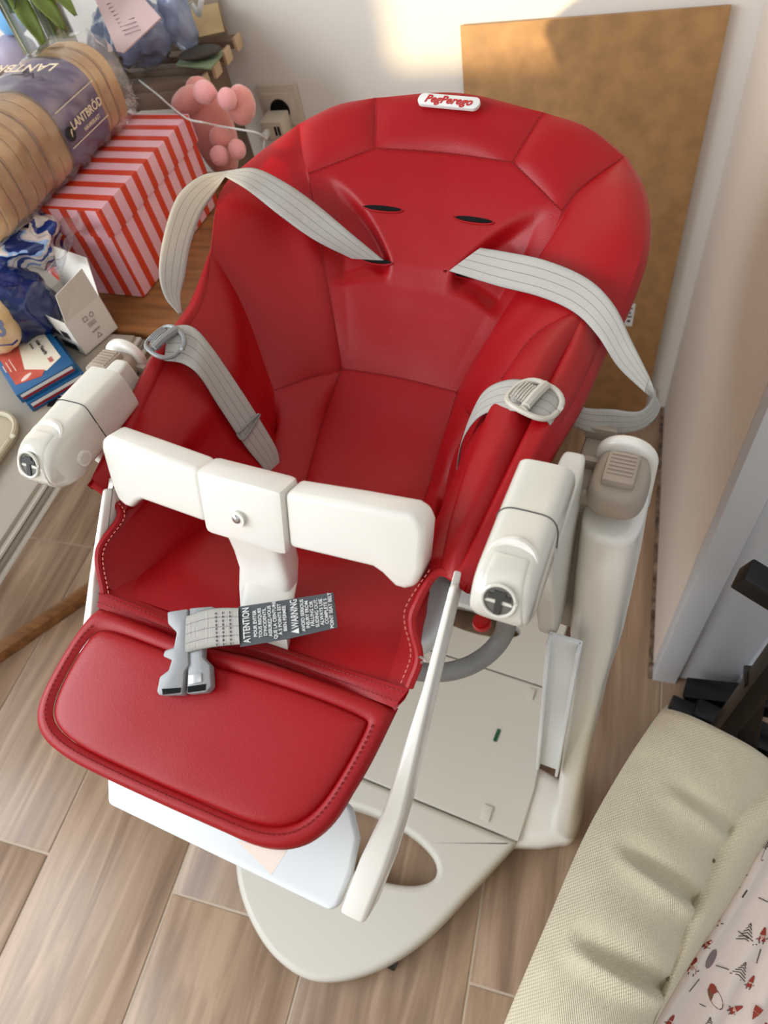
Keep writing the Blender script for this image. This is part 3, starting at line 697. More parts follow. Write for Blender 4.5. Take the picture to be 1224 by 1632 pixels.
for q in (((258, 1098), (288, 1096), (287, 1104), (259, 1107)), ((299, 1094), (328, 1090), (327, 1100), (299, 1104))):
    prism('opening', [lift(x_, y_, .0176 if q[0][0] < 290 else .0156) for x_, y_ in q], -zz*.0008, M_DARK, bk, bev=0)
prism('release_button', [lift(x_, y_, .0165) for x_, y_ in ((300, 1076), (320, 1072), (321, 1087), (300, 1091))], -zz*.003, mat('bright_steel', (205, 205, 205), .25, metal=.6), bk, bev=.0008)
ribbon('webbing', [lift(298, 982, .019), lift(325, 973, .0195), lift(350, 969, .019), lift(381, 969, .0185)], [lift(296, 1041, .016), lift(325, 1034, .0165), lift(350, 1030, .017), lift(383, 1027, .017)], M_WEB, bk, .003, n=30)
for q in (.55, .68, .82): stitch([lift(298+83*q, 978-6*q, .0205), lift(300+83*q, 1034-6*q, .0185)], bk, mat('dark_thread', (90, 88, 84), .7), .003, .0018, lift=.0004)
la = [(380, 967), (455, 956), (531, 944), (538, 1000), (460, 1018), (383, 1031)]
lp3 = [lift(x_, y_, .0185 if y_ < 990 else .0165) for x_, y_ in la]
lab = prism('warning_label', lp3, -zz*.0008, M_LABELG, bk, bev=0)
e0 = (lp3[0]+lp3[5])/2; e1 = (lp3[2]+lp3[3])/2; LX = (e1-e0); LY = (lp3[0]-lp3[5]); LLEN = LX.length; LWD = LY.length
lnn = LX.cross(LY).normalized()
if lnn.z < 0: lnn = -lnn
def ltxt(s, fr, size, sx=1): text(s, size, M_INK, lab, e0+LX*fr+lnn*.0012, LY, -LX, .00008, 0, .00005, 'CENTER', 'lettering', sx)
ltxt('ATTENTION', .085, .0086, .60)
for k, s in enumerate(('POUR EVITER', 'TOUS RISQUES', "D'INCIDENTS,", 'ASSUREZ-VOUS', 'QUE LA CEINTURE', '\u00c0 5 POINTS EST', 'BIEN FERMEE')): ltxt(s, .175+k*.052, .0042, .86)
ltxt('\u25b2WARNING', .590, .0086, .56)
for k, s in enumerate(('AVOID SERIOUS', 'INJURY FROM', 'FALLING OR', 'SLIDING OUT.', 'ALWAYS USE', 'COMPLETE 5', 'POINT SEAT BELT')): ltxt(s, .672+k*.048, .0042, .86)

# ---- tray arms (armrests)
def tarm(s_):
    uu_ = .213 if s_ > 0 else -.206; t0 = Vector((uu_, .219, .9235)); t1 = Vector((uu_, .312, .9215)); d = (t1-t0).normalized()
    X = Vector((1, 0, 0)); Y = d.cross(X); Y = -Y if Y.z < 0 else Y
    hw_ = .0220; st = []
    RA = .0245
    for q in (88, 75, 60, 45, 30, 15, 0):
        an = math.radians(q); st.append((t0-d*(RA*math.sin(an))-Y*.001, X*hw_*(1-.16*(1-math.cos(an))), Y*RA*max(math.cos(an), .05), 4.5-1.2*math.sin(an)))
    for q, k, kh in ((.3, 1, 1), (.6, 1, 1), (1, .98, .96)):
        P = t0.lerp(t1, q); st.append((P-Y*.001, X*hw_*k, Y*RA*kh, 4.5))
    a = loft('tray_arm', st, M_ARM, chair, 44, 0)
    s2 = [(t0-d*((RA+.0010)*math.sin(math.radians(q)))-Y*.001, X*.0165, Y*(RA+.0010)*max(math.cos(math.radians(q)), .05), 5) for q in (88, 75, 60, 45, 30, 15, 0)]+[(t0+d*.008-Y*.001, X*.0165, Y*(RA+.0009), 5)]
    loft('end_cap', s2, M_ARM, a, 36, 0)
    dd_ = (d*math.cos(.60)-Y*math.sin(.60)).normalized(); c = t0-Y*.001-dd_*(RA+.0013); Yh = X.cross(dd_); Yh = -Yh if Yh.z < 0 else Yh
    rim_ = [c+X*(0.0112*math.cos(t))+Yh*(.0112*math.sin(t)) for t in [2*math.pi*i/30 for i in range(31)]]
    v, f = tube_mesh(rim_, .0013, 8, False); pyd('socket_rim', v, f, M_ARM, a)
    hole = prism('socket', [q_+dd_*.0005 for q_ in rim_[:-1]], dd_*.004, mat('grey_recess', (92, 88, 80), .6), a, bev=0)
    prism('socket_key', [c-dd_*.0006+X*x_+Yh*y_ for x_, y_ in ((-.0022, -.0112), (.0022, -.0112), (.0022, .001), (.0075, .001), (.0075, .0045), (.004, .0045), (.004, .007), (-.004, .007), (-.004, .0045), (-.0075, .0045), (-.0075, .001), (-.0022, .001))], dd_*.0008, mat('dark_recess', (52, 50, 46), .7), a, bev=0)
    # joint line, crescent recess, round plug on the inner side
    jl = t0.lerp(t1, .50)
    P = [jl-Y*.001+X*(hw_*1.008*math.copysign(abs(math.cos(t))**(2/4.5), math.cos(t)))+Y*(.0247*math.copysign(abs(math.sin(t))**(2/4.5), math.sin(t)))-d*(.004*math.cos(t)**2) for t in [2*math.pi*i/48 for i in range(49)]]
    v, f = tube_mesh(P, .00055, 6, False); pyd('joint_line', v, f, mat('joint_shadow_gap', (70, 68, 64), .7), a)
    cr_ = t0+d*.006+Y*.0228
    P = [cr_+X*(.0165*math.cos(t))+d*(.014*math.sin(t))-Y*.0006*abs(math.cos(t))*4 for t in [math.pi*i/20 for i in range(21)]]
    tube('crescent', P, [.0009+.0032*math.sin(math.pi*i/20) for i in range(21)], M_WHITE, a, 8)
    bm = bmesh.new(); mtx = Matrix.Translation(t0+d*.012-X*s_*(hw_+.0002)-Y*.008) @ Matrix.Rotation(math.pi/2, 4, 'Y')
    bmesh.ops.create_cone(bm, cap_ends=True, segments=24, radius1=.0075, radius2=.0075, depth=.0022, matrix=mtx); bmo('plug', bm, M_WHITE, a)
    bm = bmesh.new(); mtx = Matrix.Translation(t0+d*.012-X*s_*(hw_+.0012)-Y*.008) @ Matrix.Rotation(math.pi/2, 4, 'Y')
    bmesh.ops.create_cone(bm, cap_ends=True, segments=24, radius1=.0055, radius2=.0055, depth=.0018, matrix=mtx); bmo('plug', bm, M_ARM, a)
    # carrier under the arm
    st = []
    for q, w_ in ((0, .915), (1, .70)):
        st.append((Vector((s_*.226, .30+.03*q, w_)), Vector((.010, 0, 0)), Vector((0, .05-.015*q, 0)), 6))
    loft('arm_carrier', st, M_GREIGE, chair, 28, .003)
    return a
for s_ in (-1, 1): tarm(s_)

# ---- columns with sliding heads and release buttons
def column(s_):
    foot = Vector((s_*.287, .278, .035)); top = Vector((s_*.262, .355, .885))
    X = Vector((1, 0, 0)); d = (top-foot).normalized(); Y = d.cross(X).normalized(); Y = Y if Y.y > 0 else -Y
    prof = ((0, .026, .040), (.06, .024, .038), (.16, .019, .032), (.42, .0185, .031), (.62, .021, .036), (.74, .026, .044), (.88, .026, .045), (.96, .0245, .043))
    bendv = lambda q: Vector((0, .018*math.sin(math.pi*q), 0))
    st = [(foot.lerp(top, q)+bendv(q), X*a_, Y*b_, 2.8) for q, a_, b_ in prof]
    c = loft('column', st, M_WHITE, chair, 40, .008)
    # slanted grey-beige head and button, with a white arch behind
    hd = [(top+d*-.006-Y*.002, X*.0230, Y*.0330, 3), (top+d*.002-Y*.002, X*.0212, Y*.030, 3)]
    hdo = loft('column_head', [(p_+d*.004, x_, y_, e_) for p_, x_, y_, e_ in hd], M_TAUPE, c, 32, .008)
    hp = [top+Y*.020+X*(.0248*math.cos(t))+d*(.002+.0225*math.sin(t)) for t in [math.pi*i/18 for i in range(19)]]
    hp = [top+Y*.020+X*.0248-d*.05]+hp+[top+Y*.020-X*.0248-d*.05]
    prism('head_hood', hp, Y*.011, M_WHITE, c, bev=.004, seg=3)
    bt = top+d*.014-Y*.003
    R3 = Matrix((X, Y, d)).transposed()
    b_ = box('release_button', bt, (.025, .034, .014), M_TAUPE, c, R3, .004)
    for k in range(6): box('ridge', bt+d*.0075+Y*(.012-.0042*k), (.019, .0018, .0016), M_TAUPE, b_, R3, .0005)
    P = [top+d*.004+Y*(.042*math.cos(t))*1.0+d*(.0)+X*(.0275*math.sin(t)) for t in [math.pi*(.5-.95)+math.pi*1.0*i/20*1.9 for i in range(0)]]
    arch = []
    for i in range(25):
        t = math.radians(-25+230*i/24); arch.append(top+X*(.0262*math.cos(t))+Y*(.010+.036*math.sin(t))+d*(.010+.010*math.sin(t)))
    # foot: rounded shoe joining the base
    loft('foot', [(Vector((s_*.205, .27, .028)), Vector((0, .075, 0)), Vector((0, 0, .026)), 4), (Vector((s_*.26, .275, .028)), Vector((0, .060, 0)), Vector((0, 0, .0255)), 4), (Vector((s_*.290, .278, .030)), Vector((0, .046, 0)), Vector((0, 0, .028)), 3.5)], M_WHITE, chair, 36, .02)
    # sliding carriage between column and seat
    loft('carriage', [(Vector((s_*.236, .385, .872)), Vector((.012, 0, 0)), Vector((0, .040, 0)), 5), (Vector((s_*.238, .365, .66)), Vector((.012, 0, 0)), Vector((0, .036, 0)), 5)], M_TAUPE, chair, 28, .003)
    for k, (w_, vv) in enumerate(((.882, .405), (.879, .372), (.876, .34))): box('carriage_rib', (s_*.236, vv, w_), (.026, .006, .014), M_TAUPE, chair, None, .002)
    bm = bmesh.new(); bmesh.ops.create_cone(bm, cap_ends=True, segments=40, radius1=.056, radius2=.056, depth=.012, matrix=Matrix.Translation((s_*.268, .375, .60)) @ Matrix.Rotation(math.pi/2, 4, 'Y'))
    bmesh.ops.bevel(bm, geom=[e for e in bm.edges if e.calc_face_angle(0) > .8], offset=.003, segments=2, affect='EDGES'); bmo('pivot_disc', bm, M_WHITE, chair)
    bm = bmesh.new(); add_box(bm, (s_*.246, .287, .50), (.032, .006, .44), None, .002); add_box(bm, (s_*.232, .281, .50), (.004, .014, .44), None, .001); add_box(bm, (s_*.260, .281, .50), (.004, .014, .44), None, .001)
    bmo('slide_rail', bm, M_WHITE2, chair)
for s_ in (-1, 1): column(s_)
# seat underframe: white shell under the cover and grey curved tube
loft('seat_shell', [(Vector((0, .27, .742)), Vector((.135, 0, 0)), Vector((0, .06, .0)), 4), (Vector((0, .30, .70)), Vector((.13, 0, 0)), Vector((0, .09, 0)), 4), (Vector((0, .33, .66)), Vector((.11, 0, 0)), Vector((0, .07, 0)), 4)], M_WHITE2, chair, 40, .01)
loft('cross_beam', [(Vector((-.235, .36, .70)), Vector((0, .02, 0)), Vector((0, 0, .015)), 3), (Vector((.235, .36, .70)), Vector((0, .02, 0)), Vector((0, 0, .015)), 3)], M_WHITE2, chair, 20)
tube('grey_tube', [cw(640, 1068, .62), cw(700, 1072, .62), cw(745, 1062, .63), cw(780, 1040, .64), cw(803, 1010, .66), cw(808, 975, .70), cw(800, 945, .74)], .0105, M_GREY, chair, 14, 40)
bm = bmesh.new(); kb = cw(768, 992, .55); bmesh.ops.create_cone(bm, cap_ends=True, segments=28, radius1=.012, radius2=.011, depth=.014, matrix=Matrix.Translation(kb)); bmesh.ops.bevel(bm, geom=[e for e in bm.edges if e.calc_face_angle(0) > .8], offset=.003, segments=2, affect='EDGES'); bmo('red_knob', bm, mat('red_plastic', (190, 30, 30), .3), chair)['label'] = 'small round red knob'
box('knob_bracket', kb+Vector((-.02, .02, .02)), (.07, .03, .012), M_WHITE2, chair)

# ---- base plate in sections with grip holes
def outline_half(pts): return pts
WB = .222
def arc(cx_, cy_, rx, ry, a0, a1, n): return [(cx_+rx*math.cos(math.radians(a0+(a1-a0)*i/n)), cy_+ry*math.sin(math.radians(a0+(a1-a0)*i/n))) for i in range(n+1)]
ZT = .060
def plate(name, poly, hole=None, m=M_GREIGE, z=ZT, th=.030, rim=.010):
    """flat plate with rounded edge; hole = list of (u,v)"""
    bm = bmesh.new(); vs = [bm.verts.new((x_, y_, z)) for x_, y_ in poly]; es = [bm.edges.new((vs[i], vs[(i+1) % len(vs)])) for i in range(len(vs))]
    if hole:
        hs = [bm.verts.new((x_, y_, z)) for x_, y_ in hole]; es += [bm.edges.new((hs[i], hs[(i+1) % len(hs)])) for i in range(len(hs))]
    bmesh.ops.triangle_fill(bm, use_beauty=True, use_dissolve=False, edges=es)
    r = bmesh.ops.extrude_face_region(bm, geom=bm.faces[:]); nv = [g for g in r['geom'] if isinstance(g, bmesh.types.BMVert)]
    bmesh.ops.translate(bm, vec=(0, 0, -th), verts=nv); bmesh.ops.recalc_face_normals(bm, faces=bm.faces)
    te = [e for e in bm.edges if len(e.link_faces) == 2 and e.calc_face_angle(0) > .6 and all(v_.co.z > z-.001 for v_ in e.verts)]
    bmesh.ops.bevel(bm, geom=te, offset=rim, segments=5, affect='EDGES', profile=.5, clamp_overlap=True)
    o = bmo(name, bm, m, bs)
    for p_ in o.data.polygons:
        if abs(p_.normal.z) > .999: p_.use_smooth = False
    return o
bs = empty('base', (0, 0, 0)); bs.parent = chair
SV1, SV2, SVR = .207, .482, .72
fr_ = [Vector((x_, y_, 0)) for x_, y_ in ((-.262, SV1), (-.266, .13), (-.252, .05), (-.212, -.022), (-.155, -.072), (-.085, -.103), (-.01, -.103), (.066, -.057), (.128, .016), (.178, .115), (.212, .185), (.222, SV1))]
front = [(p_.x, p_.y) for p_ in cr(fr_, 60)]
plate('front_plate', front, arc(-.020, .110, .132, .047, 0, 354, 44), M_GREIGE, ZT, .034, .011)
mid = [(-WB-.002, SV1+.0015), (WB+.002, SV1+.0015), (WB+.004, .30), (WB-.004, .40), (.19, SV2-.0015), (-.19, SV2-.0015), (-WB+.004, .40), (-WB-.004, .30)]
plate('middle_plate', mid, None, M_GREIGE, ZT, .034, .002)
rear = [(-.19, SV2+.0015), (.19, SV2+.0015), (.20, .56), (.20, .64)]+arc(.14, .66, .06, .07, 0, 90, 8)+arc(-.14, .66, .06, .07, 90, 180, 8)+[(-.20, .64), (-.20, .56)]
plate('rear_plate', rear, arc(.02, .575, .098, .030, 0, 354, 36), M_GREIGE, ZT, .034, .004)
gp = cw(792, 1172, ZT); box('latch_window', gp+Vector((0, 0, .0005)), (.007, .024, .003), mat('green_plastic', (20, 84, 52), .3), bs, Matrix.Rotation(-.05, 3, 'Z'), .001)['label'] = 'small green latch window'
gp = cw(775, 1298, ZT); box('latch_tab', gp+Vector((0, .002, .0015)), (.017, .026, .006), M_GREIGE, bs, None, .003)
gp = cw(845, 1110, ZT); box('latch_tab', gp+Vector((0, .004, .0015)), (.013, .022, .006), M_GREIGE, bs, None, .002)
for (x_, y_) in ((.083, -.030), (-.15, -.0), (.17, .64), (-.17, .64)):
    bm = bmesh.new(); bmesh.ops.create_cone(bm, cap_ends=True, segments=24, radius1=.014, radius2=.014, depth=.018, matrix=Matrix.Translation((x_, y_, .0145)) @ Matrix.Rotation(math.pi/2, 4, 'Y')); bmo('wheel', bm, M_BLACK, bs)
    box('wheel_fork', (x_, y_, .027), (.024, .012, .008), M_BLACK, bs, None, .002)
# ================================================================== UNSEEN WALL ADDED AS SUN BLOCKER (its opening is cut to shape the beam)
wf = bpy.data.meshes.new('sun_blocker_wall')
bm = bmesh.new(); WX0, WX1, WZ0, WZ1 = -1.80, -1.42, 1.268, 2.15; yf = -1.55
for (x0, x1, z0, z1) in ((-3.4, WX0, -.02, 2.6), (WX1, 1.6, -.02, 2.6), (WX0, WX1, -.02, WZ0), (WX0, WX1, WZ1, 2.6)):
    add_box(bm, ((x0+x1)/2, yf, (z0+z1)/2), (x1-x0, .12, z1-z0))
w_ = bmo('sun_blocker_wall', bm, M_WALL, smooth=False); tag(w_, kind='structure')
bm = bmesh.new()
for (x0, x1, z0, z1) in ((WX0, WX1, WZ0, WZ0+.004), (WX0, WX1, WZ1-.05, WZ1), (WX0, WX0+.01, WZ0, WZ1), (WX1-.01, WX1, WZ0, WZ1)):
    add_box(bm, ((x0+x1)/2, yf, (z0+z1)/2), (x1-x0, .08, z1-z0))
w_ = bmo('sun_opening_frame', bm, M_TRIM, smooth=False); tag(w_, kind='structure')  # unseen frame added around the opening that shapes the sun beam

# ================================================================== TABLE AND WHAT STANDS ON IT
M_TABLE = mat('grey_table_top', (156, 146, 132), .38, .5, var=.08, vscale=4)
M_TEDGE = mat('table_edge_band', (138, 130, 118), .35, .5)
TZ = .730; TXE = -.652
tbl = empty('table', (-1.2, .6, 0), 0, 'light grey table with ribbed edge on the left, loaded with groceries', 'table')
bm = bmesh.new(); add_box(bm, (-.05, -.250, TZ-.009), (1.18, .62, .018), None, .003); bmo('table_top', bm, M_TABLE, tbl)
for k, z in enumerate((TZ-.0085, TZ-.0145, TZ-.021)): box('edge_band', (-.047+.002*k, -.250, z), (1.186+.004*k, .626+.004*k, .0045), M_TEDGE if k % 2 else mat('pale_edge_band', (196, 190, 178), .3), tbl, None, .001)
for sx in (-.55, -.30):
    for sy in (-.50, .02): box('leg', (sx-.02, sy, (TZ-.03)/2), (.04, .04, TZ-.03), M_TEDGE, tbl, None, .003)
M_OAK = mat('orange_brown_wood', (146, 96, 50), .42, .5, var=.35, vscale=9, stretch=(1, 7, 7), coat=.2, vcol=(104, 66, 34))
wt = empty('wooden_table', (-1.1, .89, 0), 0, 'orange brown wooden table holding the striped box, behind the grey table', 'table')
box('table_top', (-.08, 0, TZ-.013), (1.24, .44, .022), M_OAK, wt, None, .004)
for sx in (-.6, .42):
    for sy in (-.17, .17): box('leg', (sx, sy, (TZ-.024)/2), (.045, .045, TZ-.024), M_OAK, wt, None, .004)
# striped gift box
def stripe_mat():
    m = mat('striped_paper', (226, 172, 184), .42, .5); nt, b = nodes(m)
    tc = nt.nodes.new('ShaderNodeTexCoord'); sp = nt.nodes.new('ShaderNodeSeparateXYZ'); sn = nt.nodes.new('ShaderNodeSeparateXYZ')
    nt.links.new(tc.outputs['Object'], sp.inputs[0]); nt.links.new(tc.outputs['Normal'], sn.inputs[0])
    def mth(op, a, bb=None, c=None):
        n = nt.nodes.new('ShaderNodeMath'); n.operation = op
        for i, v in enumerate((a, bb, c)):
            if v is None: continue
            if isinstance(v, (int, float)): n.inputs[i].default_value = v
            else: nt.links.new(v, n.inputs[i])
        return n.outputs[0]
    isy = mth('GREATER_THAN', mth('ABSOLUTE', sn.outputs[1]), .7)
    co = mth('ADD', mth('MULTIPLY', sp.outputs[0], isy), mth('MULTIPLY', sp.outputs[1], mth('SUBTRACT', 1, isy)))
    f = mth('FRACT', mth('ADD', mth('MULTIPLY', co, 31.0), 100.2)); s = mth('LESS_THAN', f, .42)
    mx = nt.nodes.new('ShaderNodeMix'); mx.data_type = 'RGBA'; mx.inputs[6].default_value = srgb((228, 176, 188)); mx.inputs[7].default_value = srgb((204, 60, 34))
    nt.links.new(s, mx.inputs[0]); nt.links.new(mx.outputs[2], b.inputs['Base Color']); return m
M_STRIPE = stripe_mat()
gb = empty('gift_box', (-.684, .742, TZ), math.radians(-4.5), 'pink and red striped gift box with lid, under the bread loaf', 'box')
bw, bl_, bh = .21, .268, .145
box('box_body', (-bw/2, bl_/2, bh/2-.004), (bw-.006, bl_-.006, bh-.008), M_STRIPE, gb, None, .0012)
box('box_lid', (-bw/2, bl_/2+.0005, bh-.019), (bw, bl_, .042), M_STRIPE, gb, None, .0015)
# offset the print on the lid
ZB = TZ+bh+.002

# bread loaf in its bag
BR1 = mat('bread_crust', (190, 138, 84), .6, .3, bump=.5, bscale=120, var=.5, vscale=18, vcol=(222, 182, 128))
BR2 = mat('bread_crumb', (226, 190, 142), .8, .3, bump=.8, bscale=160, var=.4, vscale=40, vcol=(186, 140, 90))
pA = atz(118, 303, ZB); pB = atz(213, 205, ZB); D = (pB-pA); D.z = 0; LLn = D.length; D.normalize(); S = Vector((-D.y, D.x, 0))
if S.x > 0: S = -S
loaf = empty('bread_loaf', pA, 0, 'sliced brown bread loaf in clear bag with purple wrapper on the striped box', 'bread')
BWID, BHT = .125, .112
def slice_prof(k, n=26):
    w, h = BWID*k, BHT*k; P = []
    for i in range(n):
        t = 2*math.pi*i/n; c_, s_ = math.cos(t), math.sin(t); e = 3.2
        x_ = math.copysign(abs(c_)**(2/e), c_); y_ = math.copysign(abs(s_)**(2/e), s_)
        bulge = 1+.07*max(0, y_)*abs(x_)
        P.append((x_*w/2*bulge, y_*h/2+.010*max(0, y_)*(1-x_*x_)))
    return P
NS = 15; L0 = -.15; L1 = LLn+.012; tS = (L1-L0)/NS
for i in range(NS):
    st = L0+(i+.5)*tS; k = .975+.02*math.sin(i*2.3)-(.02 if i in (0, NS-1) else 0)
    P = slice_prof(k); bm = bmesh.new(); lean = .006*math.sin(i*1.7)
    c0 = D*(st-tS*.46)+S*(BWID/2)+Vector((0, 0, BHT*.5+.002)); c1 = D*(st+tS*.46)+S*(BWID/2+lean*.3)+Vector((0, 0, BHT*.5+.002))
    a = [bm.verts.new(c0+S*x_+Vector((0, 0, y_))) for x_, y_ in P]; b_ = [bm.verts.new(c1+S*x_+Vector((0, 0, y_))) for x_, y_ in P]
    n = len(P)
    for q in range(n): bm.faces.new((a[q], a[(q+1) % n], b_[(q+1) % n], b_[q]))
    f0 = bm.faces.new(a[::-1]); f1 = bm.faces.new(b_)
    bmesh.ops.bevel(bm, geom=list(f0.edges)+list(f1.edges), offset=.0016, segments=2, affect='EDGES')
    for f_ in bm.faces:
        if len(f_.verts) > 8: f_.material_index = 1
    bmo('bread_slice', bm, [BR1, BR2], loaf)
def sleeve(name, s0, s1, k, m, parent, crumple=.0, nu=64, nl=30, closed=False, twist=0):
    P = slice_prof(k, nu); v = []; f = []
    for j in range(nl):
        st = s0+(s1-s0)*j/(nl-1)
        for q, (x_, y_) in enumerate(P):
            p_ = D*st+S*(BWID/2)+Vector((0, 0, BHT*.5+.002))+S*x_+Vector((0, 0, y_))
            nn = (S*x_+Vector((0, 0, y_))).normalized()
            cz = noise.ridged_multi_fractal(p_*16, .9, 2.1, 3, 1, 2)-1.2 if crumple else 0
            v.append(p_+nn*(crumple*cz+(.0 if not crumple else .001)))
    for j in range(nl-1):
        for q in range(nu): a = j*nu+q; b = j*nu+(q+1) % nu; f.append((a, b, b+nu, a+nu))
    return pyd(name, v, f, m, parent, sharp=False)
M_PURPLE = mat('purple_print', (88, 52, 124), .26, .5, coat=.5, bump=.25, bscale=30)
band = sleeve('printed_band', .030, .128, 1.005, M_PURPLE, loaf, .0018, 72, 30)
# clear film: thin glossy sheet
def film(name, tint=(1, 1, 1), al=.18, rough=.12):
    m = bpy.data.materials.new(name); m.use_nodes = True; nt = m.node_tree; b = nt.nodes['Principled BSDF']
    b.inputs['Base Color'].default_value = srgb(tint) if max(tint) > 1 else tuple(tint)+(1,); b.inputs['Alpha'].default_value = al; b.inputs['Roughness'].default_value = rough
    gl = nt.nodes.new('ShaderNodeBsdfGlossy'); gl.inputs['Roughness'].default_value = rough; gl.inputs['Color'].default_value = (1, 1, 1, 1)
    fr = nt.nodes.new('ShaderNodeFresnel'); fr.inputs[0].default_value = 1.35
    mx = nt.nodes.new('ShaderNodeMixShader'); out = nt.nodes['Material Output']
    nt.links.new(fr.outputs[0], mx.inputs[0]); nt.links.new(b.outputs[0], mx.inputs[1]); nt.links.new(gl.outputs[0], mx.inputs[2]); nt.links.new(mx.outputs[0], out.inputs[0]); return m
M_FILM = film('clear_film', (255, 250, 240), .10, .10)
fl = sleeve('clear_bag', -.16, LLn+.030, 1.06, M_FILM, loaf, .0045, 80, 70)
# gathered bag end
v, f = [], []
P = slice_prof(1.0, 48)
for j, (st, k) in enumerate(((LLn+.030, 1.03), (LLn+.05, .85), (LLn+.066, .5), (LLn+.074, .22), (LLn+.086, .30))):
    for q, (x_, y_) in enumerate(P):
        wv = 1+.12*math.sin(q*1.9+j)
        v.append(D*st+S*(BWID/2+x_*k*wv)+Vector((0, 0, BHT*.5+.002+y_*k*wv-.012*j)))
for j in range(4):
    for q in range(48): a = j*48+q; b = j*48+(q+1) % 48; f.append((a, b, b+48, a+48))
pyd('bag_end', v, f, M_FILM, loaf, sharp=False)
# lettering on the near side and the top of the band
cream = mat('cream_ink', (226, 206, 178), .45)
sidec = D*.080-S*(.0062)+Vector((0, 0, .074))
ins = -S
def ontop(fr, up, s, size, sx=1, m=cream): return text(s, size, m, band, D*fr+Vector((0, 0, BHT+.0155))+S*up, D, S, .0002, 0, .0002, 'CENTER', 'lettering', sx)
text('LANTBRÖD', .0155, cream, band, D*.086-S*.0075+Vector((0, 0, .066)), D, Vector((0, 0, 1)), .0003, 0, .0002, 'CENTER', 'lettering', .95)
text('HAVREKAST', .0075, cream, band, D*.088-S*.0078+Vector((0, 0, .052)), D, Vector((0, 0, 1)), .0003, 0, 0, 'CENTER', 'lettering', 1)
for zz_ in (.044, .092): 
    o_ = box('ruled_line', D*.079-S*.0066+Vector((0, 0, zz_)), (.096, .0006, .0010), cream, band, Matrix.Rotation(math.atan2(D.y, D.x), 3, 'Z'), 0)
bm = bmesh.new(); rot = Matrix((D, Vector((0, 0, 1)), -S)).transposed().to_4x4(); mt = Matrix.Translation(D*.040-S*.0070+Vector((0, 0, .060))) @ rot
bmesh.ops.create_cone(bm, cap_ends=True, segments=28, radius1=.0095, radius2=.0095, depth=.0006, matrix=mt); rb = bmo('round_mark', bm, M_BLKINK, band)
text('f', .012, cream, rb, D*.040-S*.0077+Vector((0, 0, .060)), D, Vector((0, 0, 1)), .0002, .3, .0003, 'CENTER', 'lettering')
text('LANTBRÖD', .030, cream, band, D*.079+S*(BWID/2+.012)+Vector((0, 0, BHT+.0185)), S, -D, .0003, 0, .0003, 'CENTER', 'lettering', .95)

# blue and clear crumpled bread bag beside it
def blob(name, c, r, m, parent, amp=.008, sc=30, seg=48, ang=None, ridged=True):
    bm = bmesh.new(); bmesh.ops.create_uvsphere(bm, u_segments=seg, v_segments=seg//2, radius=1)
    for v_ in bm.verts:
        d = v_.co.normalized(); p_ = Vector((d.x*r[0], d.y*r[1], d.z*r[2]))
        h = (noise.ridged_multi_fractal(p_*sc+Vector(c)*7, .8, 2, 3, 1, 2)-1.1) if ridged else noise.noise(p_*sc+Vector(c)*7)
        v_.co = p_+d*(amp*h)
    if ang: bmesh.ops.rotate(bm, cent=(0, 0, 0), matrix=ang, verts=bm.verts)
    bmesh.ops.translate(bm, vec=c, verts=bm.verts); return bmo(name, bm, m, parent, sharp=False)
def bag_print():
    m = mat('blue_bag_print', (222, 220, 222), .14, .5, coat=.7); nt, b = nodes(m)
    tc = nt.nodes.new('ShaderNodeTexCoord'); mp = nt.nodes.new('ShaderNodeMapping'); mp.inputs['Rotation'].default_value = (.3, .5, .9); mp.inputs['Scale'].default_value = (26, 26, 26); nt.links.new(tc.outputs['Object'], mp.inputs[0])
    w = nt.nodes.new('ShaderNodeTexWave'); w.inputs['Scale'].default_value = .33; w.inputs['Distortion'].default_value = 3.0; w.inputs['Detail'].default_value = 1; nt.links.new(mp.outputs[0], w.inputs[0])
    rp = nt.nodes.new('ShaderNodeValToRGB'); e = rp.color_ramp.elements; rp.color_ramp.interpolation = 'CONSTANT'
    e[0].position = 0; e[0].color = srgb((24, 48, 110)); e[1].position = .09; e[1].color = srgb((150, 180, 224))
    for p_, c_ in ((.18, (226, 214, 204)), (.52, (128, 150, 190)), (.60, (232, 224, 216)), (.90, (30, 60, 140))): k = e.new(p_); k.color = srgb(c_)
    nt.links.new(w.outputs[0], rp.inputs[0]); nt.links.new(rp.outputs[0], b.inputs['Base Color']); return m
bagc = atz(55, 372, .845)
bb_ = empty('bread_bag', (bagc.x, bagc.y, TZ), 0, 'crumpled blue and clear bread bag in front of the sliced loaf', 'bag')
MB = bag_print()
def loc0(px, py, z, o): return atz(px, py, z)-Vector(o.location)
# open top of the bag: a crumpled sheet ring
top_c = loc0(45, 375, .85, bb_)
blob('bag_top', top_c+Vector((-.028, 0, -.008)), (.078, .062, .045), MB, bb_, .014, 22, 90, Matrix.Rotation(.5, 3, 'Z'))
blob('bag_body', loc0(10, 480, .80, bb_)+Vector((0, 0, -.01)), (.080, .055, .052), mat('navy_film', (16, 32, 84), .22, coat=.5), bb_, .010, 20, 70)
# baked roll printed at the near end
blob('printed_end', loc0(-14, 500, .815, bb_)+Vector((-.008, -.012, -.01)), (.046, .036, .044), mat('tan_print', (208, 172, 120), .4, var=.4, vscale=25, vcol=(236, 214, 180)), bb_, .004, 20, 50)
v, f = tube_mesh([loc0(-20, 552, .81, bb_), loc0(20, 549, .812, bb_), loc0(28, 542, .812, bb_)], .0014, 6); pyd('blue_line', v, f, mat('navy_film', (16, 32, 84)), bb_)
text('3', .03, mat('navy_ink', (18, 26, 70), .4), bb_, loc0(4, 528, .828, bb_)+Vector((.0, -.0, .004)), (1, .3, 0), (-.3, .5, .8), .0004, 0, .001, 'CENTER', 'print')
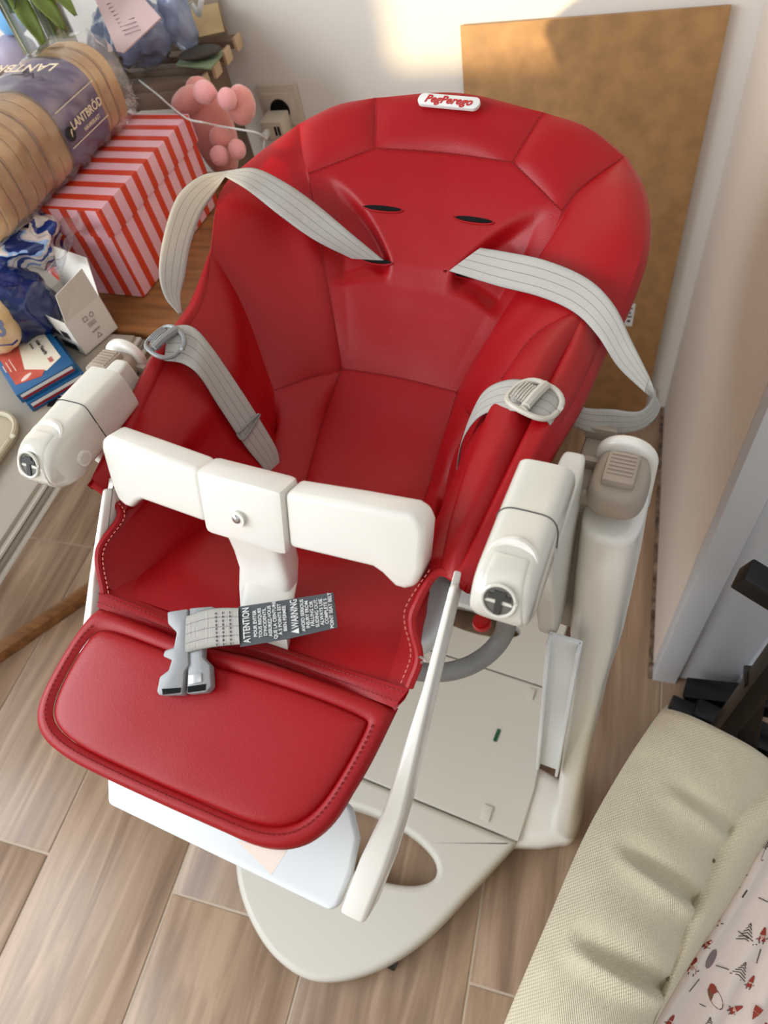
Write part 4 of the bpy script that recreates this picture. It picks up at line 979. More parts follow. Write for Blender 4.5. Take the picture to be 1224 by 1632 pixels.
# clear ragged edge standing up from the bag towards the gift box
edge_px = [(20, 300), (60, 300), (95, 308), (122, 325), (130, 350), (118, 385), (105, 420), (92, 440)]
in_px = [(10, 330), (45, 335), (75, 345), (98, 360), (104, 375), (98, 395), (88, 415), (72, 430)]
A = [loc0(x_, y_, .885-.003*i, bb_) for i, (x_, y_) in enumerate(edge_px)]; B = [loc0(x_, y_, .865-.004*i, bb_) for i, (x_, y_) in enumerate(in_px)]
a, b = cr(A, 40), cr(B, 40); v = []; f = []
for i in range(40):
    for k in range(8):
        p_ = a[i].lerp(b[i], k/7); p_ = p_+Vector((0, 0, .007*noise.noise(p_*45))); v.append(p_)
for i in range(39):
    for k in range(7): q = i*8+k; f.append((q, q+1, q+9, q+8))
pyd('clear_edge', v, f, M_FILM, bb_, sharp=False)
c1 = cr([loc0(62, 300, .885, bb_), loc0(52, 340, .875, bb_), loc0(48, 368, .872, bb_)], 12); c2 = cr([loc0(52, 300, .885, bb_), loc0(42, 340, .875, bb_), loc0(38, 366, .872, bb_)], 12)
v = [p_+Vector((0, 0, .004)) for pr_ in zip(c1, c2) for p_ in pr_]; f = [(2*i, 2*i+1, 2*i+3, 2*i+2) for i in range(11)]
pyd('blue_strip', v, f, mat('navy_film', (16, 32, 84)), bb_)

# small open white carton
ct = empty('open_carton', atz(95, 545, TZ), 0, 'small open white cardboard carton between the striped box and medicine boxes', 'carton')
M_CARD = mat('white_card', (220, 214, 204), .6, .4); M_CARDIN = mat('card_inside', (206, 198, 182), .7)
tzc = TZ+.060
corn = [atz(47, 505, tzc), atz(136, 440, tzc-.0), atz(196, 520, tzc-.02), atz(140, 562, tzc-.050)]
# axis-aligned-ish box fitted to those corners
oc = atz(137, 566, TZ+.002); e1 = atz(46, 510, TZ+.028)-oc; e1.z = 0; e1 = e1.normalized()*.092; e2 = Vector((-e1.y, e1.x, 0)).normalized()*.066
if e2.y < 0: e2 = -e2
org = Vector(ct.location); H_ = .058
def cpt(i, j, h): return oc+e1*i+e2*j+Vector((0, 0, h))-org
def wall4(name, P, m, t=Vector((0, 0, .0008))): return prism(name, P, t, m, ct, bev=0)
nin = e2.normalized()*.0008; nin1 = e1.normalized()*.0008
wall4('front_wall', [cpt(0, 0, 0), cpt(1, 0, 0), cpt(1, 0, H_), cpt(0, 0, H_)], M_CARD, nin)
wall4('back_wall', [cpt(0, 1, 0), cpt(1, 1, 0), cpt(1, 1, H_), cpt(0, 1, H_)], M_CARD, -nin)
wall4('side_wall', [cpt(0, 0, 0), cpt(0, 1, 0), cpt(0, 1, H_), cpt(0, 0, H_)], M_CARD, nin1)
wall4('side_wall', [cpt(1, 0, 0), cpt(1, 1, 0), cpt(1, 1, H_), cpt(1, 0, H_)], M_CARD, -nin1)
wall4('bottom', [cpt(0, 0, .001), cpt(1, 0, .001), cpt(1, 1, .001), cpt(0, 1, .001)], M_CARDIN)
wall4('inner_tray', [cpt(.05, .08, .022), cpt(.8, .08, .022), cpt(.8, .92, .03), cpt(.05, .92, .03)], M_CARDIN)
up = Vector((0, 0, 1))
fl1 = [cpt(0, .02, H_), cpt(0, .98, H_), cpt(-.10, .92, H_+.052), cpt(-.12, .10, H_+.046)]
fp = wall4('side_flap', fl1, M_CARD, nin1)
fl2 = [cpt(0, 1, H_), cpt(1, 1, H_), cpt(.92, 1.25, H_+.050), cpt(.08, 1.25, H_+.050)]
wall4('lid_flap', fl2, M_CARD, -nin)
fl3 = [cpt(1, .02, H_), cpt(1, .98, H_), cpt(1.22, .9, H_+.03), cpt(1.22, .12, H_+.03)]
wall4('side_flap', fl3, M_CARD, nin1)
fcx = (cpt(0, .5, .02)); sdx = e2.normalized()
sw = -e1.normalized()*.0012
for k, (s_, z_, sz) in enumerate((('\u25a1 \u25cb', .044, .010), ('|||||||', .034, .008), ('www', .022, .007), ('\u25b3', .012, .010))):
    text(s_, sz, mat('grey_ink', (120, 112, 106), .7), ct, cpt(0, .52, z_)+sw, sdx, up, .0001, 0, 0, 'CENTER', 'print')
text('\u25b2\u25a0', .016, M_BLKINK, ct, cpt(.35, 0, .030)-e2.normalized()*.001, -e1.normalized(), up, .0001, 0, 0, 'CENTER', 'print', 1.4)
box('barcode', cpt(.30, 0, .010)-e2.normalized()*.0008, (.034, .0005, .012), M_BLKINK, ct, Matrix.Rotation(math.atan2(e1.y, e1.x), 3, 'Z'), 0)

# two blue medicine boxes, one on the other
M_MBLUE = mat('blue_carton', (26, 84, 128), .38, .5, coat=.2)
q0, q1, q2 = atz(118, 580, TZ+.030), atz(27, 632, TZ+.030), atz(28, 522, TZ+.030)
ex = (q0-q1); ex.z = 0; lx_ = ex.length; ex.normalize(); ey = Vector((-ex.y, ex.x, 0)); 
if ey.dot(q2-q0) < 0: ey = -ey
for k in range(2):
    zc = TZ+.0085+k*.0155; off = ex*(.000 if k else .004)+ey*(.0 if k else -.006)
    wd = lx_; ln2 = .112
    c = q1+ex*wd/2+ey*ln2/2+off; c.z = 0
    mb = empty('medicine_box', (c.x, c.y, zc-.0075), math.atan2(ex.y, ex.x), ('upper blue red and white medicine box beside the open carton' if k else 'lower blue medicine box, beneath the one with the printed name'), 'medicine box', 'medicine boxes')
    box('carton_body', (0, 0, .0075), (wd, ln2, .0150), M_MBLUE, mb, None, .0008)
    sg = -1 if ey.dot(Vector((-math.sin(math.atan2(ex.y, ex.x)), math.cos(math.atan2(ex.y, ex.x)), 0))) < 0 else 1
    box('end_strip', (0, -sg*(ln2/2+.0002), .0105), (wd*.90, .0004, .0045), M_INK, mb, None, 0)
    box('end_strip', (0, -sg*(ln2/2+.0002), .0060), (wd*.90, .0004, .0035), mat('dark_red_ink', (140, 20, 30), .5), mb, None, 0)
    if k:
        pnl = prism('white_panel', [(wd*.40, sg*-.028, .0151), (wd*.40, sg*.05, .0151), (-wd*.05, sg*.05, .0151), (-wd*.18, sg*-.012, .0151), (wd*.1, sg*-.040, .0151)][::1], (0, 0, .0002), mat('carton_cream', (214, 204, 184), .5), mb, bev=0)
        prism('red_panel', [(-wd*.05, sg*.05, .0152), (-wd*.18, sg*-.012, .0152), (wd*.08, sg*-.036, .0152), (-wd*.02, sg*-.046, .0152), (-wd*.42, sg*-.034, .0152), (-wd*.42, sg*.05, .0152)], (0, 0, .0002), mat('brick_red_print', (164, 58, 44), .5, var=.3, vscale=20, vcol=(196, 96, 78)), mb, bev=0)
        bm = bmesh.new(); bmesh.ops.create_uvsphere(bm, u_segments=16, v_segments=8, radius=1, matrix=Matrix.Translation((-wd*.22, sg*-.030, .0155)) @ Matrix.Rotation(.4, 4, 'Z') @ Matrix.Diagonal((.0095, .004, .0003, 1))); bmo('tablet_print', bm, mat('pale_print', (216, 190, 176), .5), mb)
        for q in range(3): box('printed_line', (-wd*.30-.0, sg*(.012+.0), .0156), (.0012, .035-.008*q, .0001), mat('pale_print', (216, 190, 176), .5), mb, None, 0).location.x = -.006*q
        text('nder Neurin', .0085, M_BLKINK, mb, (wd*.24, sg*.016, .0156), (0, -sg, 0), (sg, 0, 0) if sg > 0 else (1, 0, 0), .0001, 0, .0002, 'CENTER', 'lettering')
        text('500', .0085, M_REDINK, mb, (wd*.24, sg*-.022, .0156), (0, -sg, 0), (sg, 0, 0) if sg > 0 else (1, 0, 0), .0001, 0, .0002, 'CENTER', 'lettering')
        text('tabletter', .005, M_BLKINK, mb, (wd*.12, sg*.030, .0156), (0, -sg, 0), (sg, 0, 0) if sg > 0 else (1, 0, 0), .0001, 0, 0, 'CENTER', 'lettering')
# black card
q = [atz(97, 612, TZ+.0005), atz(128, 612, TZ+.0005), atz(108, 650, TZ+.0005), atz(75, 648, TZ+.0005)]
cd = prism('black_card', q, (0, 0, .0012), M_BLACK, None, bev=0); tag(cd, 'small black card with white letters on the table beside the left armrest', 'card')
text('UC', .013, M_INK, cd, (q[0]+q[1]+q[2]+q[3])/4+Vector((0, 0, .0014)), q[0]-q[3], -(q[1]-q[0]), .0001, 0, 0, 'CENTER', 'lettering')
# beige tray corner
tr = empty('serving_tray', (-.80, .375, TZ), 0, 'rounded beige tray at the near edge of the grey table', 'tray')
cpts = []
for cx_, cy_, a0 in ((.052-.035, .105-.045, 0), (-.20, .06, 90), (-.20, -.16, 180), (.017, -.16, 270)):
    for qq in range(9):
        a = math.radians(a0+qq*11.25); cpts.append(Vector((cx_+.045*math.cos(a)+.005, cy_+.045*math.sin(a), .0005)))
M_TRAY = mat('beige_tray', (172, 160, 136), .45)
prism('tray_base', cpts, (0, 0, .006), M_TRAY, tr, bev=.002)
tube_p = [p_+Vector((0, 0, .009)) for p_ in cpts]; v, f = tube_mesh(tube_p+[tube_p[0]], .004, 8, False); pyd('tray_rim', v, f, M_TRAY, tr)

# slatted wooden crate with things on it
M_SLAT = mat('grey_brown_wood', (128, 106, 88), .6, var=.3, vscale=12, bump=.3, bscale=80); M_SLATE = mat('slat_end', (196, 170, 136), .6)
cra = empty('slatted_rack', (-.965, 1.19, 0), 0, 'slatted wooden rack standing against the back wall behind the bread', 'rack')
RT = .870
for k in range(4):
    y_ = -.055+.040*k; xr = .272+.006*k
    box('slat', ((xr-.30)/2, y_, RT+.004*k), (xr+.30, .026, .014), M_SLAT, cra, None, .002)
    box('slat_tip', (xr+.002, y_, RT+.004*k-.001), (.006, .0265, .022), M_SLATE, cra, None, .001)
box('front_board', (-.01, -.072, RT-.018), (.58, .010, .028), M_SLAT, cra, None, .002)
for sx in (-.27, .245): box('rack_side', (sx, .0, (RT-.008)/2), (.014, .14, RT-.010), M_SLAT, cra, None, .002)
box('back_strip', (.215, .088, RT+.075), (.10, .004, .12), mat('taupe_board', (168, 152, 132), .6), cra, None, .001)
RZ = RT+.014+.006
# flat things at the right end of the rack
def sheet(name, px, z, m, label, cat, th=.003, bev=.001, group=None):
    P = [atz(x_, y_, z) for x_, y_ in px]; o = prism(name, P, (0, 0, th), m, None, bev=bev); return tag(o, label, cat, group)
sheet('green_card', [(281, 106), (300, 84), (352, 78), (356, 88), (336, 112)], RZ+.001, mat('green_card_face', (122, 138, 106), .5), 'greenish card with cream edge lying at the front of the rack', 'card', .004)
fb = blob('folded_case', atz(318, 84, RZ+.014), (.038, .020, .008), mat('charcoal_fabric', (66, 60, 54), .7, bump=.3), None, .0015, 20, 36, Matrix.Rotation(.30, 3, 'Z'), False); tag(fb, 'dark grey soft oval case lying on the slatted rack', 'case')
tg_ = empty('price_card', atz(328, 52, RZ+.030), 0, 'square tan cardboard tag with white clip leaning on the rack', 'card')
P = [atz(290, 16, RZ+.045)-tg_.location, atz(346, 4, RZ+.05)-tg_.location, atz(357, 50, RZ+.022)-tg_.location, atz(304, 62, RZ+.020)-tg_.location]
prism('tag_card', P, (0, .002, -.002), mat('kraft_card', (190, 162, 116), .6, var=.15, vscale=30), tg_, bev=0)
cpos = atz(318, 16, RZ+.055)-tg_.location
tube('clip', [cpos+Vector((-.012, 0, .012)), cpos+Vector((-.004, 0, -.006)), cpos+Vector((.004, -.003, .004)), cpos+Vector((.010, 0, .014))], .0045, M_INK, tg_, 8, 16)
# plastic bag with a pinkish label
pbg = empty('plastic_bag', atz(205, 54, RZ+.050), 0, 'bluish clear plastic bag with a pink paper label on the slatted rack', 'bag')
M_PB = film('bluish_film', (150, 165, 200), .55, .18)
blob('bag_body', (0.01, 0.0, .0), (.078, .045, .046), M_PB, pbg, .010, 24, 80, Matrix.Rotation(.2, 3, 'Z'))
blob('bag_contents', (0.005, 0, -.006), (.070, .040, .034), mat('dark_contents', (60, 62, 84), .5, var=.6, vscale=18, vcol=(120, 128, 150)), pbg, .006, 24, 48)
P = [atz(150, -4, RZ+.10)-pbg.location, atz(212, -22, RZ+.11)-pbg.location, atz(256, 28, RZ+.088)-pbg.location, atz(196, 84, RZ+.075)-pbg.location, atz(186, 82, RZ+.075)-pbg.location]
lb = prism('paper_label', P, (0, .002, -.002), mat('pink_paper', (196, 168, 166), .6), pbg, bev=0)
for k in range(9):
    p0 = atz(168+4*k*.9, 8+6*k, RZ+.098-.0018*k)-pbg.location; p1 = atz(206+3.2*k, -8+6.6*k, RZ+.102-.0018*k)-pbg.location
    v, f = tube_mesh([p0.lerp(p1, .05), p0.lerp(p1, .78)], .0006, 4); pyd('print_line', v, f, mat('grey_print', (128, 108, 108), .7), lb)
# second hazy film beside the bag
blob('bag_top', atz(285, 30, RZ+.06)-pbg.location, (.030, .022, .045), M_PB, pbg, .007, 28, 48)

# glass vase of stems with leaves
vs_ = empty('vase', (-.908, 1.072, TZ), 0, 'clear glass vase of green stems and drooping leaves behind the bread', 'vase')
M_GLASS = film('clear_glass', (235, 240, 245), .16, .04)
hv = .33
v, f = tube_mesh([Vector((0, 0, .004)), Vector((0, 0, .08)), Vector((0, 0, .18)), Vector((0, 0, hv))], [.034, .038, .042, .044], 40, False); f.append(tuple(range(40))[::-1]); pyd('glass_body', v, f, M_GLASS, vs_)
v, f = tube_mesh([Vector((0.044*math.cos(2*math.pi*i/36), 0.044*math.sin(2*math.pi*i/36), hv)) for i in range(37)], .0016, 8, False); pyd('glass_rim', v, f, M_GLASS, vs_)
GREENS = [mat('stem_green', (84, 98, 48), .5, var=.3, vscale=20), mat('olive_stem', (128, 128, 78), .5, var=.3, vscale=20)]
rnd = random.Random(5)
for k in range(26):
    a = rnd.uniform(0, 6.28); r = .034*math.sqrt(rnd.random()); b2 = a+rnd.uniform(-.4, .4); r2 = min(.04, r*1.2)
    tube('stem', [(r*math.cos(a), r*math.sin(a), .008), (r2*math.cos(b2), r2*math.sin(b2), .15), (r2*1.15*math.cos(b2), r2*1.15*math.sin(b2), .335)], [.0036, .0032], GREENS[k % 2], vs_, 7, 8)
LEAF = [mat('leaf_green', (112, 130, 52), .45, var=.35, vscale=24), mat('leaf_dark', (48, 62, 28), .5, var=.3, vscale=20)]
def leaf(p0, p1, wd, m, droop=.02):
    p0, p1 = Vector(p0), Vector(p1); d = p1-p0; x, y = frame(d); v = []; f = []; n = 12
    if abs(x.z) > abs(y.z): x, y = y, x
    for i in range(n+1):
        t = i/n; c = p0.lerp(p1, t)+Vector((0, 0, -droop*t*t)); w = wd*math.sin(math.pi*min(t*.92+.04, 1))**.8
        for k in range(5):
            s = k/2-1; v.append(c+x*(w*s)+y*(abs(s)*w*.35+.0015*math.sin(t*14+s*3)))
    for i in range(n):
        for k in range(4): q = i*5+k; f.append((q, q+1, q+6, q+5))
    o = pyd('leaf', v, f, m, vs_, sharp=False); md = o.modifiers.new('s', 'SOLIDIFY'); md.thickness = .0008; return o
for (a, b, w, mi) in (((.0, -.03, .335), (.040, -.062, .275), .014, 0), ((.02, -.02, .335), (.078, -.050, .290), .015, 0), ((.03, 0, .335), (.095, -.03, .300), .013, 0), ((-.03, -.02, .335), (-.052, -.055, .30), .016, 1), ((.01, 0, .34), (.075, -.02, .325), .015, 1), ((-.02, .0, .34), (-.09, -.03, .325), .018, 1), ((0, .0, .34), (.01, -.06, .32), .016, 1), ((0, .02, .34), (.05, .03, .35), .016, 1)):
    leaf(a, b, w, LEAF[mi])
# things at the far left corner
q_ = aty(4, 10, 1.17); o_ = blob('blue_pouch', (q_.x, q_.y, q_.z-.010), (.034, .022, .034), mat('light_blue_film', (120, 180, 226), .3), None, .004, 30, 30); tag(o_, 'light blue plastic pouch at the top left corner beside the vase', 'pouch')
q_ = aty(14, 62, 1.17); bx1 = empty('lilac_packet', (q_.x, q_.y, RZ), .5, 'grey lilac packet lying left of the glass vase', 'packet'); blob('packet_body', (0, 0, .030), (.040, .028, .030), mat('lilac_paper', (158, 148, 164), .5), bx1, .003, 16, 30)
bm = bmesh.new(); bmesh.ops.create_cone(bm, cap_ends=True, segments=40, radius1=.034, radius2=.036, depth=.150, matrix=Matrix.Translation((0, 0, .075))); bmesh.ops.bevel(bm, geom=[e for e in bm.edges if e.calc_face_angle(0) > .8], offset=.003, segments=2, affect='EDGES')
pl_ = aty(12, 92, 1.045); bo = empty('round_tin', (pl_.x-.015, 1.045, TZ), 0, 'round red tin with cream lid behind the bread, at the left edge', 'tin'); bmo('tin_body', bm, mat('tin_red', (158, 44, 38), .35), bo)
bm = bmesh.new(); bmesh.ops.create_cone(bm, cap_ends=True, segments=40, radius1=.038, radius2=.037, depth=.012, matrix=Matrix.Translation((0, 0, .156))); bmo('tin_lid', bm, mat('cream_plastic', (206, 198, 180), .4), bo)

# pink plush toy
M_PLUSH = mat('pink_plush', (228, 152, 144), .85, .2, bump=.8, bscale=220, sheen=.6); M_PLUSHL = mat('light_pink_plush', (240, 168, 168), .85, .2, bump=.6, bscale=260, sheen=.6)
def ell(name, px, py, y, r, m, parent, rz=0, ry=0):
    c = aty(px, py, y)-Vector(parent.location); rot = Matrix.Rotation(rz, 3, 'Z') @ Matrix.Rotation(ry, 3, 'Y')
    bm = bmesh.new(); bmesh.ops.create_uvsphere(bm, u_segments=28, v_segments=16, radius=1)
    for v_ in bm.verts: v_.co = Vector((v_.co.x*r[0], v_.co.y*r[1], v_.co.z*r[2]))*(1+.03*noise.noise(v_.co*2+Vector(c)*20))
    bmesh.ops.rotate(bm, cent=(0, 0, 0), matrix=rot, verts=bm.verts); bmesh.ops.translate(bm, vec=c, verts=bm.verts); return bmo(name, bm, m, parent, sharp=False)
pc = aty(345, 205, 1.075); ph = empty('plush_toy', (pc.x, pc.y, TZ), 0, 'pink plush toy with round paws squeezed behind the striped box', 'soft toy')
ell('body', 338, 205, 1.10, (.040, .035, .085), M_PLUSH, ph)
ell('limb', 300, 160, 1.075, (.034, .022, .020), M_PLUSH, ph, 0, -.35)
ell('limb', 384, 168, 1.08, (.024, .024, .031), M_PLUSH, ph, 0, .25)
ell('paw', 326, 147, 1.05, (.0185, .017, .017), M_PLUSHL, ph)
ell('paw', 362, 158, 1.05, (.015, .016, .0165), M_PLUSHL, ph)
ell('limb', 352, 220, 1.06, (.020, .018, .018), M_PLUSH, ph, 0, .4)
ell('paw', 378, 238, 1.04, (.0145, .015, .016), M_PLUSHL, ph)
ell('paw', 350, 248, 1.03, (.016, .015, .016), M_PLUSHL, ph)
cdn = tube('white_cord', [atz(222, 128, .885), atz(250, 150, .882), atz(276, 173, .8785), atz(300, 190, .8785), atz(322, 195, .876), aty(345, 200, 1.03), aty(380, 206, 1.02), aty(410, 212, 1.03), aty(425, 222, 1.06)], .0016, M_INK, None, 6, 50); tag(cdn, 'thin white cord running across the striped box to the plush toy', 'cord')

# wooden bar lying on the floor
r0, r1 = atz(0, 1040, .016), atz(140, 944, .016); dd = (r1-r0).normalized()
x_, y_ = frame(dd); R3 = Matrix((x_, y_, dd)).transposed()
wb_ = box('wooden_bar', r0+dd*.05, (.030, .030, .78), M_OAK, None, R3, .003); tag(wb_, 'orange brown wooden bar lying across the floor tiles at the left edge', 'wood bar')

# ================================================================== RIGHT SIDE: padded bumper, printed cloth, black chair frame
def cloth_mat():
    m = mat('cream_weave', (212, 200, 172), .62, .35, sheen=.3); nt, b = nodes(m)
    tc = nt.nodes.new('ShaderNodeTexCoord'); 
    mp = nt.nodes.new('ShaderNodeMapping'); mp.inputs['Rotation'].default_value = (0, 0, .45); mp.inputs['Scale'].default_value = (2300, 1500, 10); nt.links.new(tc.outputs['Object'], mp.inputs[0])
    sp = nt.nodes.new('ShaderNodeSeparateXYZ'); nt.links.new(mp.outputs[0], sp.inputs[0])
    def mth(op, a, bb=None):
        n = nt.nodes.new('ShaderNodeMath'); n.operation = op
        for i, v in enumerate((a, bb)):
            if v is None: continue
            if isinstance(v, (int, float)): n.inputs[i].default_value = v
            else: nt.links.new(v, n.inputs[i])
        return n.outputs[0]
    wv = mth('MULTIPLY', mth('SINE', sp.outputs[0]), mth('SINE', sp.outputs[1]))
    bp = nt.nodes.new('ShaderNodeBump'); bp.inputs['Strength'].default_value = .7; bp.inputs['Distance'].default_value = .0006; nt.links.new(wv, bp.inputs['Height']); nt.links.new(bp.outputs[0], b.inputs['Normal'])
    return m
M_CLOTH = cloth_mat()
PZ = .50
bump = empty('padded_bumper', (.05, .1, 0), 0, 'cream woven padded cushion edge in the lower right corner', 'cushion')
Lf = [atz(1066, 1116, PZ-.02), atz(1030, 1165, PZ-.015), atz(985, 1235, PZ-.015), atz(930, 1335, PZ-.01), atz(868, 1478, PZ-.01), atz(812, 1610, PZ-.01), atz(770, 1720, PZ-.01), atz(735, 1830, PZ-.01)]
Rt = [atz(1245, 1210, PZ-.02), atz(1220, 1260, PZ-.012), atz(1180, 1300, PZ-.012), atz(1136, 1372, PZ-.02), atz(1095, 1475, PZ-.015), atz(1064, 1560, PZ-.022), atz(1035, 1650, PZ-.015), atz(1000, 1760, PZ-.015)]
G = [atz(1330, 1230, PZ-.06), atz(1290, 1290, PZ-.045), atz(1224, 1345, PZ-.045), atz(1178, 1420, PZ-.045), atz(1120, 1510, PZ-.045), atz(1062, 1600, PZ-.045), atz(1010, 1690, PZ-.045), atz(960, 1800, PZ-.045)]
nT, nS = 110, 60; a, b, g = cr(Lf, nT), cr(Rt, nT), cr(G, nT); o0 = Vector(bump.location)
v = []; f = []
rows = []
for i in range(nT):
    t = i/(nT-1); row = []
    A_, B_, G_ = a[i]-o0, b[i]-o0, g[i]-o0
    # underside left, rounding to the top
    out = (A_-B_); out.z = 0; out.normalize()
    for q in range(7):
        an = math.pi*(.5+ (q/6)*.5); row.append(A_-out*.022+Vector((0, 0, -.030))+out*(.022*math.sin(math.pi*(q/7)*.5+0)*1.0)+Vector((0, 0, .030*(q/7)-.04*(1-q/7))))
    for k in range(nS):
        s = k/(nS-1); P = A_.lerp(B_, s); h = .030*(max(0, 1-abs(2*s-1)**2.6))**.8
        pw = P+o0
        # folds: grooves run diagonally from the left edge to each tuft on the right
        for (t0, sl, am, s0) in ((.385, .115, 1.0, .22), (.60, .13, 1.25, .16), (.80, .13, .8, .12), (.20, .08, .45, .3)):
            d = (t-(t0+sl*(s-.15)/.85))*.40*1.0
            win = max(0, min(1, (s-s0)/.25))*(.35+.65*s)
            h += 1.25*am*win*(-.013*math.exp(-(d/.008)**2)+.012*math.exp(-((d-.014)/.009)**2)+.005*math.exp(-((d+.024)/.02)**2))
        h += .0022*noise.noise(pw*14)+.0010*noise.noise(pw*45)
        # far end rounds off, with gathers
        e = min(1, t/.05); h = h*math.sqrt(max(0, 1-(1-e)**2))+(-.03*(1-e)**2)
        row.append(P+Vector((0, 0, h)))
    for k in range(1, 17):
        s = k/16; P = B_.lerp(G_, s); e = min(1, t/.05); row.append(P+Vector((0, 0, (.016*math.sin(math.pi*s)**.8+.001*noise.noise((P+o0)*30))*e)))
    rows.append(row)
w_n = len(rows[0])
for r in rows: v += r
for i in range(nT-1):
    for k in range(w_n-1): q = i*w_n+k; f.append((q, q+1, q+w_n+1, q+w_n))
# hanging sides to give the pad its depth
base_n = len(v)
for i in range(nT): v.append(rows[i][0]+Vector((0, 0, -.10)))
for i in range(nT-1): f.append((i*w_n, (i+1)*w_n, base_n+i+1, base_n+i))
far_n = len(v)
for k in range(w_n): v.append(rows[0][k]+Vector((0, 0, -.10)))
for k in range(w_n-1): f.append((k, k+1, far_n+k+1, far_n+k))
pyd('pad', v, f, M_CLOTH, bump, sharp=False)
for i in (3, 5):
    bm = bmesh.new(); bmesh.ops.create_uvsphere(bm, u_segments=12, v_segments=8, radius=.0022, matrix=Matrix.Translation(Rt[i]-o0+Vector((0, 0, .002)))); bmo('tuft', bm, mat('tuft_thread', (110, 92, 66), .8), bump)
# crate-like body carrying the pad down to the floor
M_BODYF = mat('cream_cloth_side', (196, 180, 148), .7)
lb_ = [Lf[0], Lf[3], Lf[6], G[6], G[3], G[0]]
prism('basket_body', [Vector((p_.x, p_.y, .02))-o0+Vector(((.03 if i < 3 else 0), 0, 0)) for i, p_ in enumerate(lb_)], (0, 0, .34), M_BODYF, bump, bev=.01)

# printed cloth beside the pad
def print_cloth():
    m = mat('cream_printed_cotton', (220, 204, 192), .7, .3, sheen=.2); return m
pc_ = tag(empty('printed_cloth', (.2, .1, 0)), 'cream cotton cloth printed with red capped figures and fir trees, beside the cushion', 'cloth')
o1 = Vector(pc_.location)
Pa = [atz(1330, 1235, PZ-.055), atz(1224, 1338, PZ-.042), atz(1178, 1412, PZ-.042), atz(1120, 1502, PZ-.042), atz(1050, 1612, PZ-.042), atz(990, 1715, PZ-.042), atz(940, 1800, PZ-.042)]
Pb = [p_+Vector((.20, -.085, -.03)) for p_ in Pa]
a, b = cr(Pa, 70), cr(Pb, 70); v = []; f = []; K = 44
def cl(i, s):
    P = a[i].lerp(b[i], s)
    fold = .0045*math.sin(s*46+.6*math.sin(i*.09))*min(1, s*6)+.010*math.exp(-((s-.025)/.02)**2)
    return P+Vector((0, 0, fold+.002*noise.noise(P*18)))
for i in range(70):
    for k in range(K): v.append(cl(i, k/(K-1))-o1)
for i in range(69):
    for k in range(K-1): q = i*K+k; f.append((q, q+1, q+K+1, q+K))
clo = pyd('cloth', v, f, print_cloth(), pc_, sharp=False)
PR = [mat('rust_print', (146, 52, 36), .7), mat('brown_print', (120, 78, 52), .7), mat('charcoal_print', (70, 60, 54), .7), mat('peach_print', (202, 156, 136), .7)]
from mathutils.bvhtree import BVHTree
bvh = BVHTree.FromPolygons([Vector(x)+o1 for x in v], f)
def drape(pts2, m, name='printed_figure'):
    """pts2: list of pixel polygons projected on the cloth as flat print"""
    V = []; F = []
    for poly in pts2:
        k0 = len(V); ok = True; tmp = []
        for x_, y_ in poly:
            h = bvh.ray_cast(CO, ray(x_, y_).normalized())
            if h[0] is None: ok = False; break
            n_ = h[1] if h[1].z > 0 else -h[1]
            tmp.append(h[0]+n_*.0007-o1)
        if ok: V += tmp; F.append(tuple(range(k0, k0+len(poly))))
    if F: return pyd(name, V, F, m, clo, smooth=False, fix=False)
def Lq(x0, y0, x1, y1, w=1.6):
    d = math.hypot(x1-x0, y1-y0) or 1; nx, ny = -(y1-y0)/d*w/2, (x1-x0)/d*w/2
    return [(x0+nx, y0+ny), (x1+nx, y1+ny), (x1-nx, y1-ny), (x0-nx, y0-ny)]
def subdiv_poly(c, rx, ry, an, n=10):
    ca, sa = math.cos(an), math.sin(an); return [(c[0]+rx*math.cos(t)*ca-ry*math.sin(t)*sa, c[1]+rx*math.cos(t)*sa+ry*math.sin(t)*ca) for t in [2*math.pi*i/n for i in range(n)]]
def tri_(a_, b_, c_): return [a_, b_, c_]
z2 = lambda x_, y_: (1000+x_*.183, 1340+y_*.183)
def figure(cx_, cy_, s, an):
    ca, sa = math.cos(an), math.sin(an); R_ = lambda x_, y_: (cx_+s*(x_*ca-y_*sa), cy_+s*(x_*sa+y_*ca))
    drape([[R_(-5, 0), R_(0, -13), R_(3, -12), R_(5, 0)], [R_(-4, 2), R_(4, 2), R_(6, 10), R_(-6, 10)]], PR[0])
    drape([subdiv_poly(R_(0, 3), 3.2*s, 3*s, 0, 8)], PR[3]); drape([Lq(*R_(-3, 10), *R_(-3, 14), 1.6), Lq(*R_(3, 10), *R_(3, 14), 1.6), Lq(*R_(-6, 6), *R_(-9, 9), 1.3), Lq(*R_(6, 6), *R_(9, 3), 1.3)], PR[2])
def firtree(cx_, cy_, s, an=.0):
    ca, sa = math.cos(an), math.sin(an); R_ = lambda x_, y_: (cx_+s*(x_*ca-y_*sa), cy_+s*(x_*sa+y_*ca)); P = []
    for k in range(6):
        w = 2+2.0*k; P += [Lq(*R_(-w, -10+4.2*k+2), *R_(0, -12+4.2*k), 1.5), Lq(*R_(0, -12+4.2*k), *R_(w, -10+4.2*k+2), 1.5)]
    drape(P, PR[2])
figure(1186, 1388, 1.0, .5); figure(1178, 1408, .8, .9); figure(1148, 1466, .85, .6); figure(1105, 1540, 1.1, .3); figure(1128, 1505, .7, .8); figure(1196, 1565, .9, .4); figure(1068, 1626, .8, .5); figure(1215, 1490, 1, .2); figure(1172, 1608, 1.0, 1.2)
firtree(1192, 1486, 1.25, .35); firtree(1182, 1545, 1.1, .5); firtree(1136, 1470, .7, .4); firtree(1130, 1632, .9, .2); firtree(1222, 1345, .8, .6)
